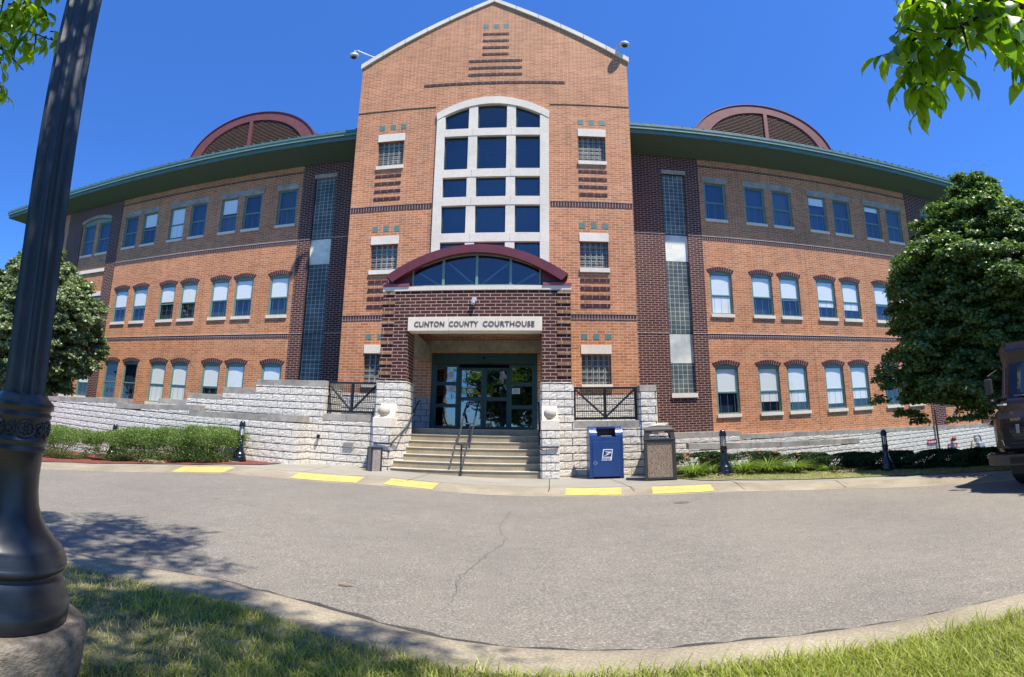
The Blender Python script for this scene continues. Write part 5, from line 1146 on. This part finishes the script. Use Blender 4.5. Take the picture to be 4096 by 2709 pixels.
def branchy(name, base, top, r0, n, spread, parent, mat=BARK, zf=(.35,.9)):
    mb = MB(); b = Vector(base); t = Vector(top); mb.tube([b, b.lerp(t, .3)+Vector((.05,0,0)), b.lerp(t, .65)+Vector((-.06,.05,0)), t], [r0, r0*.8, r0*.5, r0*.12], 10)
    for i in range(n):
        f = zf[0]+(zf[1]-zf[0])*i/max(1, n-1); a = i*2.4; p = b.lerp(t, f); e = p+Vector((math.cos(a)*spread, math.sin(a)*spread, spread*.55)); m = p.lerp(e, .5)+Vector((0,0,-.08*spread))
        mb.tube([p, m, e], [r0*.4*(1-f*.5), r0*.22, r0*.05], 6)
    return mb.build(name, mat, parent)
LEAFR = leaf_mat('linden_leaf', (.045,.105,.022), (.20,.31,.085), .3, .42, .5)
LEAFL = leaf_mat('pale_linden_leaf', (.06,.11,.035), (.37,.45,.22), .2, .45, .5)
def tree(c, z0, z1, rxy, label, mat, nclump=520, per=110, L=.105, rc=.42, seed=3, prof=None, trunk=True):
    global rng
    rng = np.random.default_rng(seed); g = gz(*c); r = empty('tree', (c[0], c[1], g), 0, label, 'tree')
    P, N_ = crown_points((c[0], c[1], (z0+z1)/2), (rxy, rxy, (z1-z0)/2), nclump, rc, per, .45, prof=prof)
    if trunk == 'skirt':
        P2, N2 = crown_points((c[0], c[1], z0+1.6), (rxy*.97, rxy*.97, 1.25), 800, rc, per, .3); P = np.concatenate([P, P2]); N_ = np.concatenate([N_, N2])
    ax = unit(rng.normal(size=P.shape)*np.array([1,1,.55])+np.array([0,0,-.25])); Ls = L*(.7+.6*rng.random(len(P)))
    leaves('crown', P, ax, N_, Ls, Ls*.82, mat, r)
    branchy('trunk', (c[0], c[1], g-.2), (c[0]+.1, c[1], z1-1.2), .17, 12, rxy*.62, r, zf=(.22,.85)); return r
ovoid = lambda z: np.clip(1.08-.42*(z+.15)**2-.10*z, .45, 1.1)
broad = lambda z: np.interp(z, [-1,-.8,-.4,0,.3,.5,.7,.85,1], [2.6,1.75,1.14,1.0,.92,.82,.70,.68,.7])
tree((12.8,10.75), 1.0, 10.1, 3.02, 'dense round linden tree standing behind the brown van at the right', LEAFR, 2100, 165, L=.112, rc=.33, seed=5, prof=broad, trunk='skirt')
tree((-21.3,15.6), .7, 10.8, 3.15, 'pale-topped linden tree behind the stone wall at the left, partly hidden by the lamp post', LEAFL, 1700, 110, L=.155, rc=.36, seed=8, prof=ovoid)

# round shrubs on the mulch bed
SHRUB = leaf_mat('shrub_leaf', (.075,.155,.030), (.34,.46,.13), .25, .5, .4)
def shrub(name, x, y, rx, ry, h, label, group, n=9000, mat=SHRUB, L=.042, seed=1, flat=False, cat='shrub', spiky=.12):
    global rng
    rng = np.random.default_rng(seed); g = gz(x, y); r = empty(name, (x, y, g), 0, label, cat, group)
    d = rdir(n); d[:, 2] = np.where(rng.random(n) < .7, np.abs(d[:, 2]), d[:, 2]); q = d.copy(); e = 3.2
    q = np.sign(d)*np.abs(d)**(2/e); q = q/np.maximum((np.abs(q)**e).sum(1, keepdims=True)**(1/e), 1e-6)
    s = (.72+.28*rng.random((n, 1)))+spiky*np.maximum(0, rng.normal(size=(n, 1)))*(d[:, 2:3] > .3)*.6
    s = s*(1+.09*np.sin(d[:, :1]*8+seed)*np.cos(d[:, 1:2]*7))
    P = np.array([x, y, g+h*.48])+q*s*np.array([rx, ry, h*.52]); keep = P[:, 2] > g+.02; P = P[keep]; d = d[keep]
    ax = unit(d*.6+rng.normal(size=P.shape)*.6+np.array([0, 0, .55])); nr = unit(d+rng.normal(size=P.shape)*.6)
    Ls = L*(.7+.7*rng.random(len(P))); leaves('foliage', P, ax, nr, Ls, Ls*.5, mat, r)
    m = MB()
    for i in range(9):
        a = i*.7; m.tube([(x+.05*math.cos(a), y+.05*math.sin(a), g-.05), (x+rx*.35*math.cos(a), y+ry*.35*math.sin(a), g+h*.5), (x+rx*.6*math.cos(a), y+ry*.6*math.sin(a), g+h*.85)], [.014,.009,.004], 5)
    m.build('stems', TWIG, r); return r
for i, (x, y, rx, ry, h, lab) in enumerate([(-14.9,11.2,1.3,1.0,1.14,'feathery green shrub farthest left, next to the lamp post base'),(-13.6,11.9,1.1,.95,1.2,'second feathery green shrub from the left, left of the half-hidden bollard light'),
        (-11.75,12.7,.8,.75,1.05,'small feathery green shrub touching the half-hidden bollard light'),(-10.75,12.9,.95,.85,1.16,'middle feathery green shrub behind the dry straw on the mulch'),
        (-9.6,13.0,.9,.85,1.12,'feathery green shrub second from the right in the mulch bed'),(-8.6,13.05,.9,.85,1.16,'rightmost feathery green shrub, beside the bollard light')]):
    shrub('shrub', x, y, rx, ry, h, lab, 'feathery green shrubs on the mulch bed', 30000, seed=20+i)
HEDGE = leaf_mat('yew_hedge_leaf', (.014,.040,.010), (.055,.105,.022), .15, .5, .35)
hp = [(4.2,14.3,1.0,.6,.62),(5.6,14.2,1.05,.6,.55),(7.0,13.95,1.05,.6,.50),(8.3,13.55,1.05,.6,.50),(9.5,13.15,1.0,.6,.52),(10.6,12.3,1.0,.62,.52),(11.5,11.4,1.0,.65,.50),(12.2,10.4,1.0,.7,.48),(12.9,8.9,1.0,.8,.48)]
hl = ['left end','second section','third section','fourth section','section behind the right bollard light','sixth section','section under the linden tree','section left of the van wheel','right end']
hr = empty('hedge', (9, 13.3, gz(9, 13.3)), 0, 'long low clipped dark green hedge in front of the right wing base', 'hedge')
P_, A_, N_ = [], [], []
rng = np.random.default_rng(90)
for (x, y, rx, ry, h) in hp:
    n = 15000; d = rdir(n); e = 5; q = np.sign(d)*np.abs(d)**(2/e); q = q/np.maximum((np.abs(q)**e).sum(1, keepdims=True)**(1/e), 1e-6)
    s = .86+.14*rng.random((n, 1)); g = gz(x, y); P = np.array([x, y, g+h*.5])+q*s*np.array([rx*1.05, ry, h*.52]); k = P[:, 2] > g; P_.append(P[k]); N_.append((d+rng.normal(size=d.shape)*.4)[k]); A_.append((d*.5+rng.normal(size=d.shape)*.7+np.array([0,0,.5]))[k])
P_, A_, N_ = map(np.concatenate, (P_, A_, N_)); Ls = .06*(.7+.7*rng.random(len(P_))); leaves('foliage', P_, A_, N_, Ls, Ls*.5, HEDGE, hr)
m = MB()
for (x, y, rx, ry, h) in hp:
    for k in range(6): a = k*1.05; m.tube([(x+.1*math.cos(a), y+.1*math.sin(a), gz(x,y)-.05), (x+rx*.6*math.cos(a), y+ry*.5*math.sin(a), gz(x,y)+h*.7)], [.015,.006], 5)
m.build('stems', TWIG, hr)
# daylilies
LILY = leaf_mat('daylily_leaf', (.11,.19,.025), (.32,.42,.10), .35, .4, .4)
DRY = leaf_mat('dry_straw', (.45,.36,.18), (.72,.62,.38), .2, .7, .2, tcol=(1,1,1))
ORG = M('orange_petal', .5, .3, col=(.75,.22,.03))[0]
def blades(C, n, h, w_, spread, arch=1.0, r0=.06):
    a = rng.random(n)*2*math.pi; lean = spread*(.3+.9*rng.random(n)); ax = np.stack([np.cos(a)*lean, np.sin(a)*lean, np.ones(n)], 1)
    nr = np.stack([-np.cos(a), -np.sin(a), lean], 1)
    P = np.array(C)+np.stack([np.cos(a), np.sin(a), np.zeros(n)], 1)*r0*rng.random((n, 1)); return P, ax, nr, h*(.6+.5*rng.random(n))
def lily(x, y, h, n, label, fl=0, seed=1, dry=.08):
    global rng
    rng = np.random.default_rng(seed); g = gz(x, y)+.02; r = empty('daylily', (x, y, g), 0, label, 'daylily', 'daylily clumps in front of the hedge')
    P, ax, nr, Ls = blades((x, y, g), n, h*1.2, .02, 1.0, r0=.16); leaves('leaves', P, ax, nr, Ls, .021, LILY, r, form='long', droop=.75)
    if fl:
        m = MB(); f = MB()
        for i in range(fl):
            a = rng.random()*6.28; e = (x+.22*math.cos(a), y+.2*math.sin(a), g+h*(.95+.25*rng.random())); m.tube([(x, y, g), e], [.005,.003], 4)
            f = MB()
            for k in range(6): b = k*1.05; f.add([e, (e[0]+.035*math.cos(b), e[1]+.035*math.sin(b), e[2]+.035), (e[0]+.055*math.cos(b+.2), e[1]+.055*math.sin(b+.2), e[2]+.03), (e[0]+.03*math.cos(b+.5), e[1]+.03*math.sin(b+.5), e[2]+.02)], [(0,1,2,3)])
            f.build('flower', ORG, r)
        m.build('flower_stalks', TWIG, r)
for i, (x, y, h, n, fl, lab) in enumerate([(3.95,13.1,.52,260,4,'daylily clump with orange blooms immediately right of the litter bin'),(4.45,13.25,.42,140,1,'small thin daylily clump just left of the bollard light'),
        (5.25,13.05,.50,260,2,'daylily clump just right of the bollard light'),(5.95,13.1,.56,300,5,'tallest daylily clump, with orange blooms, right of the bollard light'),(6.65,12.95,.50,260,1,'bushy daylily clump before the yellowed leaves'),(7.6,12.75,.34,120,0,'sparse yellowing daylily clump farthest right')]):
    lily(x, y, h, n, lab, fl, 40+i)
rng = np.random.default_rng(11)
def dry_patch(x, y, n, s, lab, mat=DRY):
    g = gz(x, y)+.03; P = np.stack([x+rng.normal(size=n)*s, y+rng.normal(size=n)*s*.5, g+rng.random(n)*.07], 1); a = rng.random(n)*6.28
    tag(leaves('dry_straw', P, np.stack([np.cos(a), np.sin(a), rng.normal(size=n)*.25], 1), np.tile([0., 0, 1], (n, 1)), .22, .012, mat, origin=(x, y, g), form='blade'), lab, 'straw', kind='stuff')
dry_patch(-9.95,12.35,420,.26,'pale dry straw lying on the red mulch in front of the shrubs'); dry_patch(7.3,12.3,260,.45,'yellowed fallen leaves at the foot of the daylilies'); dry_patch(4.5,12.55,120,.25,'yellowed leaves left of the bollard light base')

# foreground branches with long leaves (trees standing beside the camera)
BIGL = leaf_mat('long_green_leaf', (.085,.19,.018), (.32,.47,.05), .55, .3, .6, tcol=(2.6,2.6,.5))
def big_tree(name, base, lead, label, twigs, nleaf, seed, Lf=.135, extra=None):
    global rng
    rng = np.random.default_rng(seed); r = empty('tree', base, 0, label, 'tree')
    mb = MB(); b = Vector(base); mb.tube([b-Vector((0,0,.3)), b+Vector((.03,.02,1.5)), b+Vector((-.05,.03,3.2)), b+Vector((.02,0,5.4)), b+Vector((.1,.1,8.2))], [.15,.125,.11,.08,.03], 12); mb.build('trunk', BARK, r)
    mb = MB(); C, A, Nn = [], [], []
    for path, rr in lead: mb.tube(path, rr, 8)
    for p0, p1, n in twigs:
        p0, p1 = Vector(p0), Vector(p1); mid = p0.lerp(p1, .5)+Vector((0, 0, .05)); mb.tube([p0, mid, p1], [.008,.005,.002], 5)
        for i in range(n):
            t = .15+.9*(i/n); t = min(t, 1); q = p0.lerp(mid, t*2) if t < .5 else mid.lerp(p1, t*2-1); a = rng.random()*6.28
            C.append(tuple(q)); d = np.array([math.cos(a)*.75, math.sin(a)*.75, -.65-.7*rng.random()]); A.append(d); Nn.append(np.array([math.cos(a), math.sin(a), 1.1])+rng.normal(size=3)*.45)
    mb.build('branches', TWIG, r); C = np.array(C); L_ = Lf*(.7+.55*rng.random(len(C)))
    leaves('leaves', C, np.array(A), np.array(Nn), L_, L_*.29, BIGL, r, form='long', droop=.35)
    if extra is not None:
        Pq, Nq = extra; Ls = .13*(.7+.6*rng.random(len(Pq))); leaves('upper_leaves', Pq, unit(rng.normal(size=Pq.shape)+np.array([0,0,-.5])), Nq, Ls, Ls*.42, BIGL, r)
    return r
def ray(px, py, d):                         # a point d metres away in the direction where the photo shows a twig
    lo = (px-U0)/FX; la = (V0-py)/FY; v = Vector((math.sin(lo)*math.cos(la), math.cos(lo)*math.cos(la), math.sin(la)))
    v.rotate(Matrix.Rotation(PITCH, 3, 'X')); return v*d+Vector((0, 0, 1.5))
rng = np.random.default_rng(33)
tw = []
def T(a, b, n, d0, d1=None): tw.append((ray(*a, d0), ray(*b, d1 or d0), max(4, int(n*.72))))
D0 = 2.15
LeadR = [([Vector((5.2,-1.6,4.6)), ray(4300,-150,2.5), ray(4096,25,2.25), ray(3960,35,2.2), ray(3870,90,2.17), ray(3800,150,2.15), ray(3760,215,2.15)], [.04,.022,.013,.012,.010,.007,.004]), ([ray(3960,35,2.2), ray(3830,110,2.15), ray(3720,110,2.15)], [.012,.008,.004])]
for a, b, n in [((3740,10),(3640,70),14),((3800,0),(3700,130),16),((3720,90),(3610,180),16),((3760,150),(3640,260),18),((3790,190),(3690,330),20),((3700,240),(3620,330),16),((3640,250),(3500,225),12),((3660,120),(3560,150),10),((3700,330),(3640,400),14),((3730,340),(3690,440),14),
        ((3800,170),(3780,300),16),((3790,280),(3830,330),10),((3840,90),(3870,200),8),((3960,60),(3940,160),9),((4040,60),(3990,130),12),((4090,80),(4060,200),18),((4100,160),(4030,270),20),((4110,250),(4080,330),16),((4000,120),(3890,165),7),((4096,20),(3960,15),10),((3950,0),(3830,15),12),((3720,0),(3660,40),12),((3660,150),(3610,250),14)]:
    T(a, b, n, D0+rng.uniform(-.15, .15))
for i in range(34):
    x = rng.uniform(3660, 4120); y = rng.uniform(-120, 90); T((x, y), (x-rng.uniform(20, 90), y+rng.uniform(40, 110)), 9, D0+rng.uniform(0, .5))
exR = crown_points((5.6,-3.4,6.6), (2.9,2.6,2.6), 90, .45, 60, .4)
big_tree('tree', (5.4,-2.6,gz(5.4,-2.6)), LeadR, 'leafy tree branch with long bright green leaves reaching into the top right corner', tw, 0, 34, .145, exR)
tw = []
LeadL = [([Vector((-4.6,-1.0,5.2)), ray(-260,-60,4.4), ray(-60,150,4.2), ray(40,230,4.1), ray(90,285,4.1)], [.05,.03,.012,.008,.004]), ([ray(-60,150,4.2), ray(60,110,4.1), ray(190,160,4.0), ray(240,175,4.0)], [.012,.008,.005,.002])]
for a, b, n in [((60,60),(10,140),14),((120,10),(60,90),14),((150,60),(100,150),14),((60,150),(50,260),12),((100,150),(90,230),10),((140,140),(130,220),12),((180,150),(160,200),8),((200,155),(225,215),8),((160,30),(190,100),10),((90,-20),(30,40),12),((20,60),(-20,160),14),((0,180),(10,250),10),((-30,200),(10,300),12),((-30,320),(5,370),14),((-20,380),(25,400),10),((200,130),(240,165),6),((10,0),(-10,90),12),((210,-30),(200,20),6),((0,120),(60,190),12),((30,20),(120,60),14)]:
    T(a, b, n, 4.1+rng.uniform(-.2, .2))
for i in range(16):
    x = rng.uniform(-80, 150); y = rng.uniform(-120, 120); T((x, y), (x-rng.uniform(-30, 50), y+rng.uniform(40, 110)), 8, 4.2+rng.uniform(0, .5))
exL = [np.concatenate(q) for q in zip(crown_points((-1.85,1.3,8.9), (1.9,1.5,1.2), 60, .40, 130, .3), crown_points((.9,-.3,9.0), (1.5,.8,1.0), 30, .42, 120, .3))]
e2 = [np.concatenate(q) for q in zip(crown_points((-5.6,-1.6,6.4), (2.6,2.3,2.3), 60, .45, 55, .4), crown_points((-1.05,.35,5.6), (.7,.6,.7), 9, .3, 38, .3))]
big_tree('tree', (-4.6,-1.8,gz(-4.6,-1.8)), LeadL+[([Vector((-4.5,-1.7,6.0)), Vector((-3,-.2,7.6)), Vector((-1.8,1.0,8.6)), Vector((-1.0,1.8,9.0))], [.07,.05,.03,.01]), ([Vector((-4.5,-1.7,4.8)), Vector((-2.8,-.6,5.4)), Vector((-1.2,.3,5.6))], [.05,.03,.01])], 'leafy tree branch with drooping dark green leaves in the top left corner', tw, 0, 35, .15, (np.concatenate([exL[0], e2[0]]), np.concatenate([exL[1], e2[1]])))
# street trees behind the camera (seen only as reflections in the door glass and windows)
for x, y, s in ((1.2,-9.0,71),(7,-10.5,73),(-2.6,-12,74)):
    tree((x, y), 1.6, 9.2, 3.0, {71:'street tree across the lawn, mirrored in the entrance doors',72:'street tree mirrored in the left door panel',73:'street tree mirrored in the transom glass',74:'street tree standing behind the photographer'}[s], LEAFR, 260, 90, L=.2, rc=.6, seed=s)
# unseen tree added at the far right, beyond the frame, to shade the van
tree((12.5,2.8), 3.4, 9.5, 3.0, 'unseen tree added beside the drive, its crown shading the brown van', LEAFR, 260, 70, L=.18, rc=.55, seed=75)

# grass
GRASS = leaf_mat('grass_blade', (.19,.25,.035), (.60,.62,.16), .35, .5, .35)
def inside(P, poly):
    poly = np.array(poly); x, y = P[:, 0], P[:, 1]; c = np.zeros(len(P), bool); j = len(poly)-1
    for i in range(len(poly)):
        xi, yi = poly[i]; xj, yj = poly[j]; m = ((yi > y) != (yj > y)) & (x < (xj-xi)*(y-yi)/(yj-yi+1e-12)+xi); c ^= m; j = i
    return c
def grass(name, poly, n, h, wd, label, dens=None, seed=1, mat=GRASS, zo=0.0, hvar=None):
    r_ = np.random.default_rng(seed); poly = np.array(poly); lo, hi = poly.min(0), poly.max(0); P = lo+(hi-lo)*r_.random((n, 2)); P = P[inside(P, poly)]
    if dens is not None: P = P[r_.random(len(P)) < dens(P)]
    m = len(P); z = np.array([gz(x, y) for x, y in P])+zo; a = r_.random(m)*2*math.pi; le = np.abs(r_.normal(size=m))*.38
    ax = np.stack([np.cos(a)*le, np.sin(a)*le, np.ones(m)], 1); nr = -np.stack([np.cos(a), np.sin(a), -le], 1)
    H = h*(.35+.75*r_.random(m)**1.3)*(1 if hvar is None else hvar(P))
    tag(leaves(name, np.column_stack([P, z]), ax, nr, H, wd, mat, form='blade', droop=.7), label, 'grass', kind='stuff')
ng = [p for p in NEARG if -5.4 < p[0] < 4.6 and p[1] > 1.2]
npoly = [(p[0]+.0, p[1]-.01) for p in ng]+[(4.6,.3),(2.5,.9),(.5,1.3),(-1,1.2),(-3.2,.6),(-5.4,.8)]
patchy = lambda P: np.clip(.56+.5*np.sin(P[:, 0]*3.1+1)*np.cos(P[:, 1]*4.3)+.35*np.clip((P[:, 0]+.9)*.8, -1, 1.2), .14, 1)
keepout = lambda P: (np.hypot(P[:, 0]-LX, P[:, 1]-LY) > .36).astype(float)
grass('grass', npoly, 150000, .14, .0058, 'green blades of the near lawn growing along the kerb', lambda P: patchy(P)*keepout(P), 5, hvar=lambda P: .62+.38*np.clip((P[:, 0]+1.2)*.6, 0, 1.1)+.25*(np.sin(P[:, 0]*7)*np.sin(P[:, 1]*9) > .45))
grass('dry_grass', npoly, 30000, .055, .005, 'short straw-coloured dry blades in the patchy near lawn', keepout, 6, mat=DRY)
lp_ = [(p[0], p[1]) for p in LAWP[:9]]+[(12.8,8.6),(9.5,12.0),(7.5,13.2),(5.5,13.7),(3.9,13.9)]
grass('grass', lp_, 26000, .07, .009, 'mown green strip of lawn between the sidewalk and the hedge', None, 7, zo=.02)
